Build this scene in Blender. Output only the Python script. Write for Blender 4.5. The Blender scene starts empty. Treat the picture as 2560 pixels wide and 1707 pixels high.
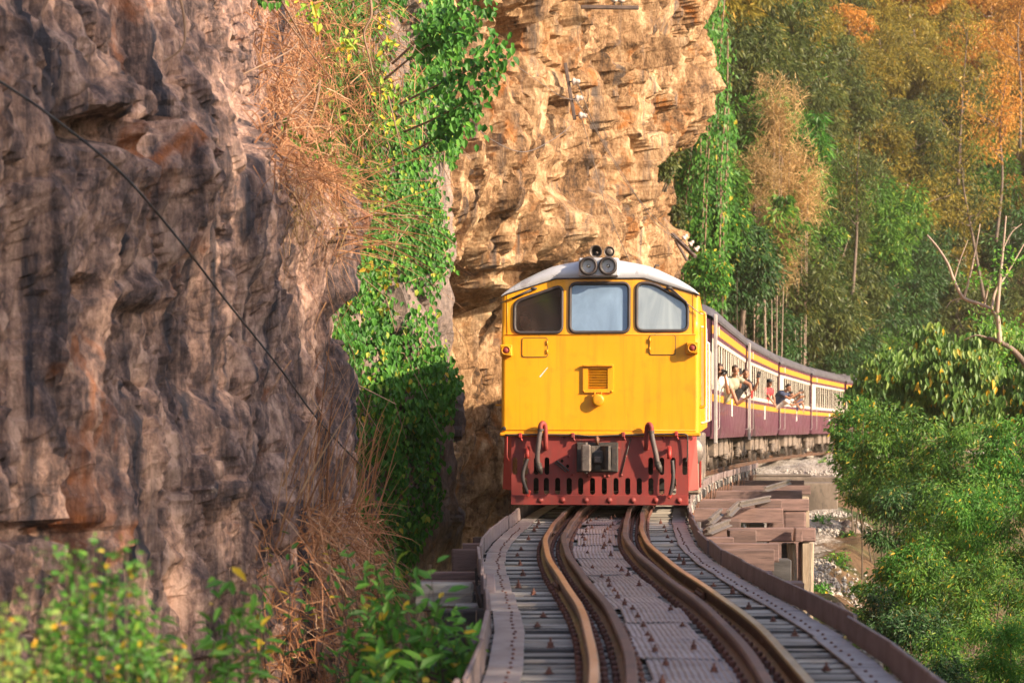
import bpy, bmesh, math, random
import numpy as np
from mathutils import Vector, Matrix

random.seed(7)
RNG = np.random.default_rng(11)
scene = bpy.context.scene
COL = scene.collection

# ---------------------------------------------------------------- camera
cam_data = bpy.data.cameras.new('camera')
cam = bpy.data.objects.new('camera', cam_data)
COL.objects.link(cam)
cam.location = (0.0, 0.0, 1.3)
cam.rotation_euler = (math.radians(90), 0, 0)
cam_data.sensor_width = 36.0
cam_data.lens = 84.375
cam_data.shift_y = 0.0729
cam_data.clip_start = 0.1
cam_data.clip_end = 3000
cam_data.dof.use_dof = True
cam_data.dof.focus_distance = 33.5
cam_data.dof.aperture_fstop = 3.3
scene.camera = cam

# ---------------------------------------------------------------- sky and sun
SUN = Vector((0.80, -0.52, 0.47)).normalized()
world = bpy.data.worlds.new('World')
scene.world = world
world.use_nodes = True
wn = world.node_tree
bg = wn.nodes['Background']
sky = wn.nodes.new('ShaderNodeTexSky')
sky.sky_type = 'NISHITA'
sky.sun_disc = False
sky.sun_elevation = math.asin(SUN.z)
sky.sun_rotation = math.atan2(SUN.x, SUN.y)
sky.air_density = 1.0
sky.dust_density = 2.0
wn.links.new(sky.outputs[0], bg.inputs[0])
bg.inputs[1].default_value = 0.105
sun_data = bpy.data.lights.new('sun', 'SUN')
sun = bpy.data.objects.new('sun', sun_data)
COL.objects.link(sun)
sun.location = SUN * 60
sun.rotation_euler = SUN.to_track_quat('Z', 'Y').to_euler()
sun_data.energy = 3.5
sun_data.angle = math.radians(0.9)
sun_data.color = (1.0, 0.80, 0.56)

scene.view_settings.view_transform = 'Standard'
scene.view_settings.look = 'None'
scene.view_settings.exposure = 1.58
scene.view_settings.gamma = 1.0
scene.view_settings.use_curve_mapping = False
scene.render.engine = 'CYCLES'
scene.cycles.use_denoising = True
scene.cycles.max_bounces = 6
scene.cycles.transparent_max_bounces = 12
scene.cycles.caustics_reflective = False
scene.cycles.caustics_refractive = False

FPX = 6000.0
def P(px, py, Y):
    """world point at depth Y that the photograph shows at (px, py) of its 2560 x 1707 frame"""
    return Vector(((px - 1280.0) * Y / FPX, Y, 1.3 - (py - 1040.0) * Y / FPX))

# ---------------------------------------------------------------- track alignment
_KY = np.array([-60, -6, 0, 4, 8, 12, 14.5, 17, 20, 23, 25.5, 28, 31, 33, 36.5, 41, 45.5, 50, 58, 67, 79, 91, 109, 122, 134, 143, 150, 155, 159])
_KX = np.array([-4, .02, .33, .55, .76, .935, .995, .985, .91, .868, .89, .985, 1.15, 1.27, 1.53, 1.90, 2.32, 2.80, 3.80, 5.15, 7.05, 9.2, 12.8, 15.9, 19.8, 24.8, 31.5, 40, 52])
def _spline(kx, ky):
    n = len(kx); h = np.diff(kx); A = np.zeros((n, n)); r = np.zeros(n); A[0, 0] = A[-1, -1] = 1
    for i in range(1, n-1):
        A[i, i-1] = h[i-1]; A[i, i] = 2*(h[i-1]+h[i]); A[i, i+1] = h[i]
        r[i] = 6*((ky[i+1]-ky[i])/h[i]-(ky[i]-ky[i-1])/h[i-1])
    m = np.linalg.solve(A, r)
    def f(x):
        x = np.asarray(x, float); i = np.clip(np.searchsorted(kx, x)-1, 0, n-2)
        t = np.clip(x, kx[0], kx[-1]); a = kx[i+1]-t; b = t-kx[i]
        return (m[i]*a**3+m[i+1]*b**3)/(6*h[i]) + (ky[i]/h[i]-m[i]*h[i]/6)*a + (ky[i+1]/h[i]-m[i+1]*h[i]/6)*b
    return f
cxf = _spline(_KY, _KX)
def cx(Y): return float(cxf(Y))
def rz(Y):
    Y = np.asarray(Y, float)
    return -0.0055*np.where(Y < 34, 0, np.where(Y < 40, (Y-34)**2/12, Y-37))
def tp(Y, off=0.0, dz=0.0):
    """point beside the track: off metres right of its centre line, dz above rail top"""
    s = (cx(Y+.05)-cx(Y-.05))/.1; q = math.hypot(s, 1)
    return Vector((cx(Y)+off/q, Y-off*s/q, float(rz(Y))+dz))
def tyaw(Y): return -math.atan((cx(Y+.05)-cx(Y-.05))/.1)

# ---------------------------------------------------------------- noise (numpy)
def _h(ix, iy, iz, seed):
    with np.errstate(over='ignore'):
        h = (ix.astype(np.uint32)*np.uint32(0x8da6b343) + iy.astype(np.uint32)*np.uint32(0xd8163841)
             + iz.astype(np.uint32)*np.uint32(0xcb1ab31f) + np.uint32((seed*0x9e3779b1) & 0xffffffff))
        h ^= h >> np.uint32(13); h *= np.uint32(0x5bd1e995); h ^= h >> np.uint32(15)
        h *= np.uint32(0x27d4eb2d); h ^= h >> np.uint32(13)
    return h.astype(np.float64)/4294967295.0
def vnoise(p, seed=0):
    f = np.floor(p); i = f.astype(np.int64); t = p-f; t = t*t*t*(t*(t*6-15)+10)
    ix, iy, iz = i[..., 0], i[..., 1], i[..., 2]; tx, ty, tz = t[..., 0], t[..., 1], t[..., 2]
    def c(a, b, d): return _h(ix+a, iy+b, iz+d, seed)
    x00 = c(0,0,0)*(1-tx)+c(1,0,0)*tx; x10 = c(0,1,0)*(1-tx)+c(1,1,0)*tx
    x01 = c(0,0,1)*(1-tx)+c(1,0,1)*tx; x11 = c(0,1,1)*(1-tx)+c(1,1,1)*tx
    return ((x00*(1-ty)+x10*ty)*(1-tz)+(x01*(1-ty)+x11*ty)*tz)*2-1
def fbm(p, octv=4, seed=0, gain=.5, ridged=False):
    out = 0; a = 1.0; q = p
    for k in range(octv):
        n = vnoise(q, seed+k*17)
        out = out + a*((1-2*np.abs(n)) if ridged else n)
        q = q*2.03+3.7; a *= gain
    return out
def worley(p, seed=0):
    f = np.floor(p).astype(np.int64)
    d1 = np.full(p.shape[:-1], 9.); d2 = d1.copy(); idr = np.zeros_like(d1); vec = np.zeros(p.shape)
    for a in (-1, 0, 1):
        for b in (-1, 0, 1):
            for c in (-1, 0, 1):
                g = f+np.array([a, b, c])
                gx, gy, gz = g[..., 0], g[..., 1], g[..., 2]
                dx = gx+_h(gx, gy, gz, seed+1)-p[..., 0]; dy = gy+_h(gx, gy, gz, seed+2)-p[..., 1]; dz = gz+_h(gx, gy, gz, seed+3)-p[..., 2]
                d = np.sqrt(dx*dx+dy*dy+dz*dz)
                cl = d < d1
                d2 = np.where(cl, d1, np.minimum(d2, d)); idr = np.where(cl, _h(gx, gy, gz, seed+9), idr); vec = np.where(cl[..., None], np.stack([dx, dy, dz], -1), vec); d1 = np.where(cl, d, d1)
    return d1, d2, idr, vec

# ---------------------------------------------------------------- objects
def tag(o, label=None, cat=None, group=None, kind=None):
    if label: o['label'] = label
    if cat: o['category'] = cat
    if group: o['group'] = group
    if kind: o['kind'] = kind
    return o
def empty(name, loc=(0, 0, 0), rzv=0.0, parent=None):
    o = bpy.data.objects.new(name, None); COL.objects.link(o)
    o.empty_display_size = .1; o.location = loc; o.rotation_euler = (0, 0, rzv); o.parent = parent
    return o
def link(name, me, mat=None, parent=None, loc=None, rot=None):
    if mat is not None and len(me.materials) == 0: me.materials.append(mat)
    o = bpy.data.objects.new(name, me); COL.objects.link(o); o.parent = parent
    if loc is not None: o.location = loc
    if rot is not None: o.rotation_euler = rot
    return o
def copy_tree(o, parent=None):
    c = o.copy(); COL.objects.link(c); c.parent = parent
    for ch in list(o.children): copy_tree(ch, c)
    return c
def fast_mesh(name, V, F, smooth=False, attr=None):
    """V (n,3), F (m,k) arrays -> mesh, with an optional per-vertex float attribute"""
    V = np.asarray(V, np.float32); F = np.asarray(F, np.int32); m, k = F.shape
    me = bpy.data.meshes.new(name)
    me.vertices.add(len(V)); me.vertices.foreach_set('co', V.ravel())
    me.loops.add(m*k); me.loops.foreach_set('vertex_index', F.ravel())
    me.polygons.add(m); me.polygons.foreach_set('loop_start', np.arange(0, m*k, k, dtype=np.int32))
    me.polygons.foreach_set('use_smooth', np.full(m, smooth, bool))
    if attr:
        for nm, val in attr.items():
            a = me.attributes.new(nm, 'FLOAT', 'POINT'); a.data.foreach_set('value', np.asarray(val, np.float32))
    me.update(calc_edges=True); me.validate()
    return me

class MB:
    """collects shapes; build() links them as one mesh object"""
    def __init__(s): s.v = []; s.f = []; s.sm = []
    def add(s, V, F, smooth=False):
        b = len(s.v); s.v += [tuple(p) for p in V]; s.f += [tuple(i+b for i in f) for f in F]; s.sm += [smooth]*len(F); return s
    def box(s, c, d, rot=None, bev=0.0):
        x, y, z = d[0]/2, d[1]/2, d[2]/2
        if bev <= 0:
            V = [Vector(q) for q in ((-x,-y,-z),(x,-y,-z),(x,y,-z),(-x,y,-z),(-x,-y,z),(x,-y,z),(x,y,z),(-x,y,z))]
            F = [(0,3,2,1),(4,5,6,7),(0,1,5,4),(1,2,6,5),(2,3,7,6),(3,0,4,7)]
        else:
            b = bev; V = []; 
            for sx in (-1,1):
                for sy in (-1,1):
                    for sz in (-1,1):
                        V += [Vector((sx*x,sy*(y-b),sz*(z-b))),Vector((sx*(x-b),sy*y,sz*(z-b))),Vector((sx*(x-b),sy*(y-b),sz*z))]
            I = lambda a,b_,c_,k: ((a>0)*4+(b_>0)*2+(c_>0))*3+k
            F = []
            for sg in (-1,1):
                q=[I(sg,-1,-1,0),I(sg,1,-1,0),I(sg,1,1,0),I(sg,-1,1,0)]; F.append(q if sg>0 else q[::-1])
                q=[I(-1,sg,-1,1),I(1,sg,-1,1),I(1,sg,1,1),I(-1,sg,1,1)]; F.append(q if sg<0 else q[::-1])
                q=[I(-1,-1,sg,2),I(1,-1,sg,2),I(1,1,sg,2),I(-1,1,sg,2)]; F.append(q if sg>0 else q[::-1])
            for a in (-1,1):
                for b2 in (-1,1):
                    F.append((I(a,b2,-1,0),I(a,b2,1,0),I(a,b2,1,1),I(a,b2,-1,1)))
                    F.append((I(a,-1,b2,0),I(a,1,b2,0),I(a,1,b2,2),I(a,-1,b2,2)))
                    F.append((I(-1,a,b2,1),I(1,a,b2,1),I(1,a,b2,2),I(-1,a,b2,2)))
                    for c2 in (-1,1): F.append((I(a,b2,c2,0),I(a,b2,c2,1),I(a,b2,c2,2)))
        if rot is not None: V = [rot @ p for p in V]
        c = Vector(c); return s.add([p+c for p in V], F)
    def tube(s, pts, r, n=8, caps=True, smooth=True):
        pts = [Vector(p) for p in pts]; m = len(pts)
        R = r if isinstance(r, (list, tuple)) else [r]*m
        V = []; up = None
        for i in range(m):
            t = (pts[min(i+1, m-1)]-pts[max(i-1, 0)])
            t = t.normalized() if t.length > 1e-9 else Vector((0, 0, 1))
            if up is None:
                up = Vector((0, 0, 1)) if abs(t.z) < .9 else Vector((1, 0, 0))
            a = (up-t*up.dot(t)); a = a.normalized() if a.length > 1e-6 else t.orthogonal().normalized()
            up = a; b = t.cross(a)
            for k in range(n):
                w = 2*math.pi*k/n; V.append(pts[i]+(a*math.cos(w)+b*math.sin(w))*R[i])
        F = [(i*n+k, i*n+(k+1) % n, (i+1)*n+(k+1) % n, (i+1)*n+k) for i in range(m-1) for k in range(n)]
        s.add(V, F, smooth)
        if caps:
            b = len(s.v)-m*n; s.f += [tuple(b+k for k in range(n))[::-1], tuple(b+(m-1)*n+k for k in range(n))]; s.sm += [False, False]
        return s
    def cyl(s, p0, p1, r, n=12, r1=None): return s.tube([p0, p1], [r, r if r1 is None else r1], n)
    def lathe(s, prof, origin, axis, n=20, smooth=True):
        """prof: (radius, distance along axis)"""
        axis = Vector(axis).normalized(); a = axis.orthogonal().normalized(); b = axis.cross(a); o = Vector(origin)
        V = [o+axis*h+(a*math.cos(2*math.pi*k/n)+b*math.sin(2*math.pi*k/n))*r for r, h in prof for k in range(n)]
        F = [(i*n+k, i*n+(k+1) % n, (i+1)*n+(k+1) % n, (i+1)*n+k) for i in range(len(prof)-1) for k in range(n)]
        return s.add(V, F, smooth)
    def prism(s, poly, a, b, axis='y'):
        """polygon of (u,v) extruded between a and b; axis y: (u,., v); x: (., u, v); z: (u, v, .)"""
        n = len(poly)
        mk = {'y': lambda u, v, w: (u, w, v), 'x': lambda u, v, w: (w, u, v), 'z': lambda u, v, w: (u, v, w)}[axis]
        V = [mk(u, v, a) for u, v in poly]+[mk(u, v, b) for u, v in poly]
        F = [tuple(range(n)), tuple(range(2*n-1, n-1, -1))]+[(k, k+n, (k+1) % n+n, (k+1) % n) for k in range(n)]
        return s.add(V, F)
    def ell(s, c, r, n=12, m=8, rot=None):
        V = []; c = Vector(c)
        for i in range(m+1):
            th = math.pi*i/m
            for k in range(n):
                w = 2*math.pi*k/n
                q = Vector((r[0]*math.sin(th)*math.cos(w), r[1]*math.sin(th)*math.sin(w), r[2]*math.cos(th)))
                V.append(c+(rot @ q if rot is not None else q))
        F = [(i*n+k, (i+1)*n+k, (i+1)*n+(k+1) % n, i*n+(k+1) % n) for i in range(m) for k in range(n)]
        return s.add(V, F, True)
    def mesh(s, name):
        me = bpy.data.meshes.new(name); me.from_pydata(s.v, [], s.f)
        me.polygons.foreach_set('use_smooth', s.sm[:len(me.polygons)])
        bm = bmesh.new(); bm.from_mesh(me); bmesh.ops.recalc_face_normals(bm, faces=bm.faces); bm.to_mesh(me); bm.free()
        me.update(); return me
    def build(s, name, mat, parent=None, loc=None, rot=None): return link(name, s.mesh(name), mat, parent, loc, rot)

def filled(name, loops, depth=0.0):
    """flat outline with holes (loops of (x,z)), as mesh in the xz plane, front at y=0, thickness depth towards +y"""
    cu = bpy.data.curves.new(name, 'CURVE'); cu.dimensions = '2D'; cu.fill_mode = 'BOTH'; cu.extrude = depth/2
    for lp in loops:
        sp = cu.splines.new('POLY'); sp.points.add(len(lp)-1); sp.use_cyclic_u = True
        for p, (x, z) in zip(sp.points, lp): p.co = (x, z, 0, 1)
    ob = bpy.data.objects.new(name, cu); COL.objects.link(ob)
    dg = bpy.context.evaluated_depsgraph_get()
    me = bpy.data.meshes.new_from_object(ob.evaluated_get(dg)); bpy.data.objects.remove(ob); bpy.data.curves.remove(cu)
    me.transform(Matrix.Translation((0, depth/2, 0)) @ Matrix.Rotation(math.radians(90), 4, 'X')); me.name = name
    return me
def rrect(x0, z0, x1, z1, r, n=5):
    out = []
    for cx_, cz_, a0 in ((x1-r, z1-r, 0), (x0+r, z1-r, 90), (x0+r, z0+r, 180), (x1-r, z0+r, 270)):
        for k in range(n+1):
            a = math.radians(a0+90*k/n); out.append((cx_+r*math.cos(a), cz_+r*math.sin(a)))
    return out
def rpoly(pts, r, n=5):
    """polygon with rounded corners"""
    out = []; m = len(pts)
    for i in range(m):
        p0, p1, p2 = (Vector(pts[(i-1) % m]), Vector(pts[i]), Vector(pts[(i+1) % m]))
        a = (p0-p1).normalized(); b = (p2-p1).normalized(); rr = min(r, (p0-p1).length*.45, (p2-p1).length*.45)
        for k in range(n+1):
            t = k/n; q = (p1+a*rr)*(1-t)**2+p1*2*t*(1-t)+(p1+b*rr)*t*t; out.append((q.x, q.y))
    return out
def smooth_path(pts, n=8):
    pts = [Vector(p) for p in pts]; out = []
    for i in range(len(pts)-1):
        p0, p1, p2, p3 = pts[max(i-1, 0)], pts[i], pts[i+1], pts[min(i+2, len(pts)-1)]
        for k in range(n):
            t = k/n; out.append(.5*((2*p1)+(p2-p0)*t+(2*p0-5*p1+4*p2-p3)*t*t+(3*p1-p0-3*p2+p3)*t**3))
    return out+[pts[-1]]

# ---------------------------------------------------------------- materials
def _mat(name):
    m = bpy.data.materials.new(name); m.use_nodes = True
    nt = m.node_tree; b = nt.nodes['Principled BSDF']
    return m, nt, b
def _n(nt, typ, **kw):
    n = nt.nodes.new(typ)
    for k, v in kw.items():
        if k in n.inputs: n.inputs[k].default_value = v
        else: setattr(n, k, v)
    return n
def _mix(nt, fac, a, b, mode='MIX'):
    n = nt.nodes.new('ShaderNodeMix'); n.data_type = 'RGBA'; n.blend_type = mode
    def put(sock, v):
        if hasattr(v, 'is_linked'): nt.links.new(v, sock)
        else: sock.default_value = v if not isinstance(v, tuple) else (*v[:3], 1)
    if hasattr(fac, 'is_linked'): nt.links.new(fac, n.inputs[0])
    else: n.inputs[0].default_value = fac
    put(n.inputs[6], a); put(n.inputs[7], b)
    return n.outputs[2]
def _ramp(nt, src, stops):
    r = nt.nodes.new('ShaderNodeValToRGB'); e = r.color_ramp.elements
    while len(e) < len(stops): e.new(.5)
    for el, (p, c) in zip(e, stops): el.position = p; el.color = (*c, 1) if len(c) == 3 else c
    nt.links.new(src, r.inputs[0]); return r.outputs[0]
def _coords(nt, stretch=(1, 1, 1), rand=True):
    tc = nt.nodes.new('ShaderNodeTexCoord'); mp = nt.nodes.new('ShaderNodeMapping'); mp.inputs['Scale'].default_value = stretch
    nt.links.new(tc.outputs['Object'], mp.inputs[0])
    if rand:
        oi = nt.nodes.new('ShaderNodeObjectInfo'); mu = nt.nodes.new('ShaderNodeMath'); mu.operation = 'MULTIPLY'; mu.inputs[1].default_value = 37.0
        nt.links.new(oi.outputs['Random'], mu.inputs[0])
        cb = nt.nodes.new('ShaderNodeCombineXYZ')
        for k in range(3): nt.links.new(mu.outputs[0], cb.inputs[k])
        nt.links.new(cb.outputs[0], mp.inputs['Location'])
    return mp.outputs[0]
def _noise(nt, co, scale, detail=5, rough=.6, dist=0.0):
    n = _n(nt, 'ShaderNodeTexNoise', Scale=scale, Detail=detail, Roughness=rough, Distortion=dist); nt.links.new(co, n.inputs['Vector']); return n.outputs['Fac']
def _bump(nt, b, h, strength, dist=.02):
    bp = _n(nt, 'ShaderNodeBump', Strength=strength, Distance=dist); nt.links.new(h, bp.inputs['Height']); nt.links.new(bp.outputs[0], b.inputs['Normal'])
def simple(name, c1, c2=None, rough=.6, scale=6., metal=0., bump=.15, stretch=(1, 1, 1), thr=(.35, .65), c3=None, coat=0., spec=.5, bdist=.01, var=.0, rand=True):
    """two or three tone worn surface with fine relief"""
    m, nt, b = _mat(name); co = _coords(nt, stretch, rand)
    n1 = _noise(nt, co, scale, 8, .65, .3); c2 = c2 or tuple(x*.75 for x in c1)
    col = _ramp(nt, n1, [(thr[0], c2), (thr[1], c1)])
    if c3:
        n2 = _noise(nt, co, scale*3.1, 9, .7, .6); f = _ramp(nt, n2, [(.56, (0, 0, 0)), (.68, (1, 1, 1))]); col = _mix(nt, f, col, c3)
    if var:
        oi = nt.nodes.new('ShaderNodeObjectInfo'); f = _ramp(nt, oi.outputs['Random'], [(0, (1-var,)*3), (1, (1+var,)*3)]); col = _mix(nt, 1.0, col, f, 'MULTIPLY')
    nt.links.new(col, b.inputs['Base Color'])
    b.inputs['Roughness'].default_value = rough; b.inputs['Metallic'].default_value = metal
    b.inputs['Coat Weight'].default_value = coat; b.inputs['Specular IOR Level'].default_value = spec
    if bump: _bump(nt, b, _noise(nt, co, scale*5, 9, .7), bump, bdist)
    return m
def paint(name, c1, c2, grime, rough=.36, coat=.2, amt=.30, chip=None):
    """old coach paint: soft fading, rain streaks, chips"""
    m, nt, b = _mat(name); co = _coords(nt, (1, 1, 1), False)
    col = _ramp(nt, _noise(nt, co, 1.1, 5, .6, .5), [(.3, c2), (.7, c1)])
    f = _ramp(nt, _noise(nt, _coords(nt, (7, 7, .5), False), 1.5, 9, .65, .2), [(.48, (0, 0, 0)), (.78, (amt,)*3)]); col = _mix(nt, f, col, grime)
    f = _ramp(nt, _noise(nt, co, 3.4, 9, .7, .4), [(.55, (0, 0, 0)), (.75, (amt*.8,)*3)]); col = _mix(nt, f, col, grime)
    f = _ramp(nt, _noise(nt, co, 26, 6, .6), [(.70, (0, 0, 0)), (.74, (.8, .8, .8))]); col = _mix(nt, f, col, chip or grime)
    nt.links.new(col, b.inputs['Base Color']); b.inputs['Coat Weight'].default_value = coat
    rg = _ramp(nt, _noise(nt, co, 2.3, 7, .6), [(.3, (rough*.75,)*3), (.7, (min(1, rough*1.5),)*3)]); nt.links.new(rg, b.inputs['Roughness'])
    _bump(nt, b, _noise(nt, co, 1.8, 4, .5), .12, .03); return m
def leafmat(name, stops, trans=.35, rough=.45):
    """foliage coloured leaf by leaf through the tint attribute"""
    m, nt, b = _mat(name)
    at = nt.nodes.new('ShaderNodeAttribute'); at.attribute_name = 'tint'
    col = _ramp(nt, at.outputs['Fac'], stops)
    oi = nt.nodes.new('ShaderNodeObjectInfo'); f = _ramp(nt, oi.outputs['Random'], [(0, (.8, .8, .8)), (1, (1.15, 1.12, 1.1))]); col = _mix(nt, 1.0, col, f, 'MULTIPLY')
    nt.links.new(col, b.inputs['Base Color']); b.inputs['Roughness'].default_value = rough; b.inputs['Specular IOR Level'].default_value = .35
    tr = nt.nodes.new('ShaderNodeBsdfTranslucent'); nt.links.new(col, tr.inputs[0])
    mx = nt.nodes.new('ShaderNodeMixShader'); mx.inputs[0].default_value = trans
    nt.links.new(b.outputs[0], mx.inputs[1]); nt.links.new(tr.outputs[0], mx.inputs[2]); nt.links.new(mx.outputs[0], nt.nodes['Material Output'].inputs[0])
    return m
def rockmat(name, stops, streak=(1.2, 1.2, .28), patch=None, dark=None, bump=.6, scale=1.0, pits=None, spots=None):
    """weathered limestone: tone noise, vertical streaks, ochre patches and dark water stains"""
    m, nt, b = _mat(name); co = _coords(nt, (1, 1, 1), False); st = _coords(nt, streak, False)
    a = _noise(nt, st, 1.3*scale, 10, .62, .8); c = _noise(nt, co, 3.2*scale, 10, .68, .4)
    mm = nt.nodes.new('ShaderNodeMath'); mm.operation = 'MULTIPLY_ADD'; mm.inputs[1].default_value = .45
    ad = nt.nodes.new('ShaderNodeMath'); ad.operation = 'MULTIPLY'; ad.inputs[1].default_value = .55
    nt.links.new(a, ad.inputs[0]); nt.links.new(c, mm.inputs[0]); nt.links.new(ad.outputs[0], mm.inputs[2])
    d3 = _noise(nt, _coords(nt, (1.5, 1.5, .8), False), 11*scale, 8, .72, .5)
    ov = nt.nodes.new('ShaderNodeMath'); ov.operation = 'MULTIPLY_ADD'; ov.inputs[1].default_value = .42; ov.inputs[2].default_value = -.21; nt.links.new(d3, ov.inputs[0])
    sm = nt.nodes.new('ShaderNodeMath'); sm.operation = 'ADD'; nt.links.new(mm.outputs[0], sm.inputs[0]); nt.links.new(ov.outputs[0], sm.inputs[1])
    col = _ramp(nt, sm.outputs[0], stops)
    if patch:
        f = _ramp(nt, _noise(nt, co, .9*scale, 6, .6, 1.2), [(patch[1], (0, 0, 0)), (patch[1]+.12, (1, 1, 1))]); col = _mix(nt, f, col, _ramp(nt, c, [(.3, tuple(x*.6 for x in patch[0])), (.7, patch[0])]))
    if dark:
        f = _ramp(nt, _noise(nt, _coords(nt, (3.6, 3.0, .20), False), 1.1*scale, 9, .62, .5), [(dark[1], (0, 0, 0)), (dark[1]+.14, (1, 1, 1))]); col = _mix(nt, f, col, dark[0])
    if spots:
        f = _ramp(nt, _noise(nt, co, 8*scale, 8, .7, .3), [(spots[1], (0, 0, 0)), (spots[1]+.07, (1, 1, 1))]); col = _mix(nt, f, col, spots[0])
    nt.links.new(col, b.inputs['Base Color']); b.inputs['Roughness'].default_value = .85; b.inputs['Specular IOR Level'].default_value = .25
    h1 = _noise(nt, co, 4.5*scale, 15, .74, .3); h2 = _noise(nt, _coords(nt, (1.6, 1.6, .45), False), 9*scale, 12, .7, .4)
    hm = _mix(nt, .45, h1, h2)
    _bump(nt, b, hm, bump, .16/scale)
    return m
# ================================================================ materials used
MAT = {}
MAT['near_rock'] = rockmat('near_rock', [(.36, (.055, .042, .047)), (.45, (.18, .122, .115)), (.52, (.40, .25, .205)), (.60, (.68, .45, .36))],
                           streak=(3.2, 2.4, .22), patch=((.52, .18, .07), .61), dark=((.055, .051, .067), .515), bump=.9, spots=((.55, .42, .36), .64))
MAT['mid_rock'] = rockmat('mid_rock', [(.33, (.07, .055, .05)), (.45, (.17, .13, .115)), (.56, (.29, .215, .18)), (.68, (.45, .33, .25))],
                          patch=((.42, .22, .10), .62), dark=((.06, .052, .055), .60), bump=.7)
MAT['far_rock'] = rockmat('far_rock', [(.37, (.07, .042, .027)), (.45, (.26, .145, .074)), (.53, (.46, .28, .15)), (.62, (.70, .49, .30))],
                          streak=(.9, .9, .30), patch=((.46, .18, .05), .565), dark=((.15, .115, .10), .535), bump=1.0, scale=.7)
MAT['soil'] = simple('soil', (.20, .125, .075), (.07, .05, .03), .95, .8, bump=.5, c3=(.045, .06, .02), bdist=.05, rand=False)
MAT['gravel'] = simple('gravel', (.40, .355, .32), (.15, .12, .10), .9, 16., bump=.8, c3=(.27, .17, .10), bdist=.05, rand=False, thr=(.38, .6))
MAT['stone'] = simple('stone', (.46, .42, .39), (.24, .20, .17), .9, 3., bump=.4)
MAT['water'] = simple('water', (.06, .07, .05), (.05, .06, .045), .12, 1., bump=.1)
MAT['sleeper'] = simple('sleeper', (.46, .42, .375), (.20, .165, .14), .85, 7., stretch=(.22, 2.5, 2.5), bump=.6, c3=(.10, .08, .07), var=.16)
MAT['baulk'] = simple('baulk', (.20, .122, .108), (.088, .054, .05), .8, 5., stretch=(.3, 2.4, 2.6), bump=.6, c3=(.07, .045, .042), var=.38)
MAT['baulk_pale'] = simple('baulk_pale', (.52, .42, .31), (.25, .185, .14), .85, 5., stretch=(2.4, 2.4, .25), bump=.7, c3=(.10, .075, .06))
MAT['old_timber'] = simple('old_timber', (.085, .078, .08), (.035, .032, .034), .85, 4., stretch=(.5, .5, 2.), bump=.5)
MAT['rail_top'] = simple('rail_top', (.17, .075, .035), (.085, .05, .038), .5, 5., metal=.25, stretch=(1, .25, 1), bump=.12, c3=(.30, .22, .18))
MAT['rail_rust'] = simple('rail_rust', (.25, .115, .07), (.12, .065, .05), .62, 8., metal=.1, bump=.3, c3=(.30, .145, .06))
MAT['guard_rust'] = simple('guard_rust', (.19, .095, .07), (.10, .055, .045), .6, 6., metal=.1, stretch=(1, .5, 1), bump=.25, c3=(.10, .06, .055))
MAT['sheet'] = simple('sheet', (.40, .355, .37), (.24, .20, .21), .5, 5., metal=.35, bump=.25, c3=(.20, .125, .11), var=.14)
MAT['edge_steel'] = simple('edge_steel', (.30, .225, .215), (.19, .135, .13), .6, 4., metal=.2, bump=.2, c3=(.17, .095, .075), var=.1)
MAT['edge_plate'] = simple('edge_plate', (.36, .315, .31), (.23, .19, .185), .55, 4., metal=.25, bump=.2, c3=(.15, .095, .08), var=.1)
MAT['bolt'] = simple('bolt', (.20, .07, .045), (.10, .045, .035), .7, 20., bump=.2)
MAT['concrete'] = simple('concrete', (.20, .155, .125), (.085, .068, .055), .9, 2.2, stretch=(1, 1, .5), bump=.4, c3=(.07, .058, .05))
MAT['yellow'] = paint('yellow', (.86, .375, .004), (.80, .325, .004), (.36, .13, .014), amt=.48, chip=(.34, .14, .03))
MAT['yellow_trim'] = simple('yellow_trim', (.74, .33, .006), (.58, .24, .006), .45, 5., bump=.06, c3=(.30, .12, .02))
MAT['red'] = paint('red', (.30, .036, .028), (.19, .030, .028), (.11, .05, .045), .5, .05, .75, (.36, .20, .17))
MAT['red_bright'] = paint('red_bright', (.44, .032, .022), (.32, .026, .02), (.15, .05, .04), .45, .1, .45, (.50, .32, .28))
MAT['silver'] = simple('silver', (.66, .66, .70), (.50, .50, .54), .38, 1.8, metal=.25, bump=.05, c3=(.30, .27, .29), thr=(.3, .7), stretch=(1, 1, .5))
MAT['steel_dark'] = simple('steel_dark', (.09, .075, .068), (.045, .04, .04), .55, 8., metal=.3, bump=.2, c3=(.14, .085, .06))
MAT['steel_worn'] = simple('steel_worn', (.21, .17, .15), (.10, .08, .072), .5, 8., metal=.35, bump=.2, c3=(.32, .27, .23))
MAT['rubber'] = simple('rubber', (.035, .03, .032), (.06, .045, .045), .6, 6., bump=.1)
MAT['hose'] = simple('hose', (.15, .115, .11), (.08, .062, .062), .6, 6., bump=.15)
MAT['black'] = simple('black', (.012, .011, .011), (.02, .018, .018), .8, 3., bump=0)
MAT['cab_inside'] = simple('cab_inside', (.05, .055, .06), (.035, .04, .045), .8, 3., bump=0)
MAT['white_paint'] = simple('white_paint', (.78, .76, .74), (.62, .58, .55), .5, 9., bump=.05)
MAT['maroon'] = paint('maroon', (.115, .026, .054), (.085, .020, .042), (.16, .07, .10), .4, .1, .5, (.20, .11, .13))
MAT['cream'] = simple('cream', (.66, .58, .48), (.52, .44, .35), .5, 4., stretch=(1, 1, .5), bump=.05)
MAT['band'] = simple('band', (.66, .30, .022), (.58, .25, .02), .45, 5., bump=.04)
MAT['car_roof'] = simple('car_roof', (.115, .10, .11), (.06, .052, .058), .6, 2., bump=.15, c3=(.065, .055, .06))
MAT['bogie'] = simple('bogie', (.27, .205, .16), (.12, .092, .078), .75, 5., bump=.3, c3=(.36, .27, .21))
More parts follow.
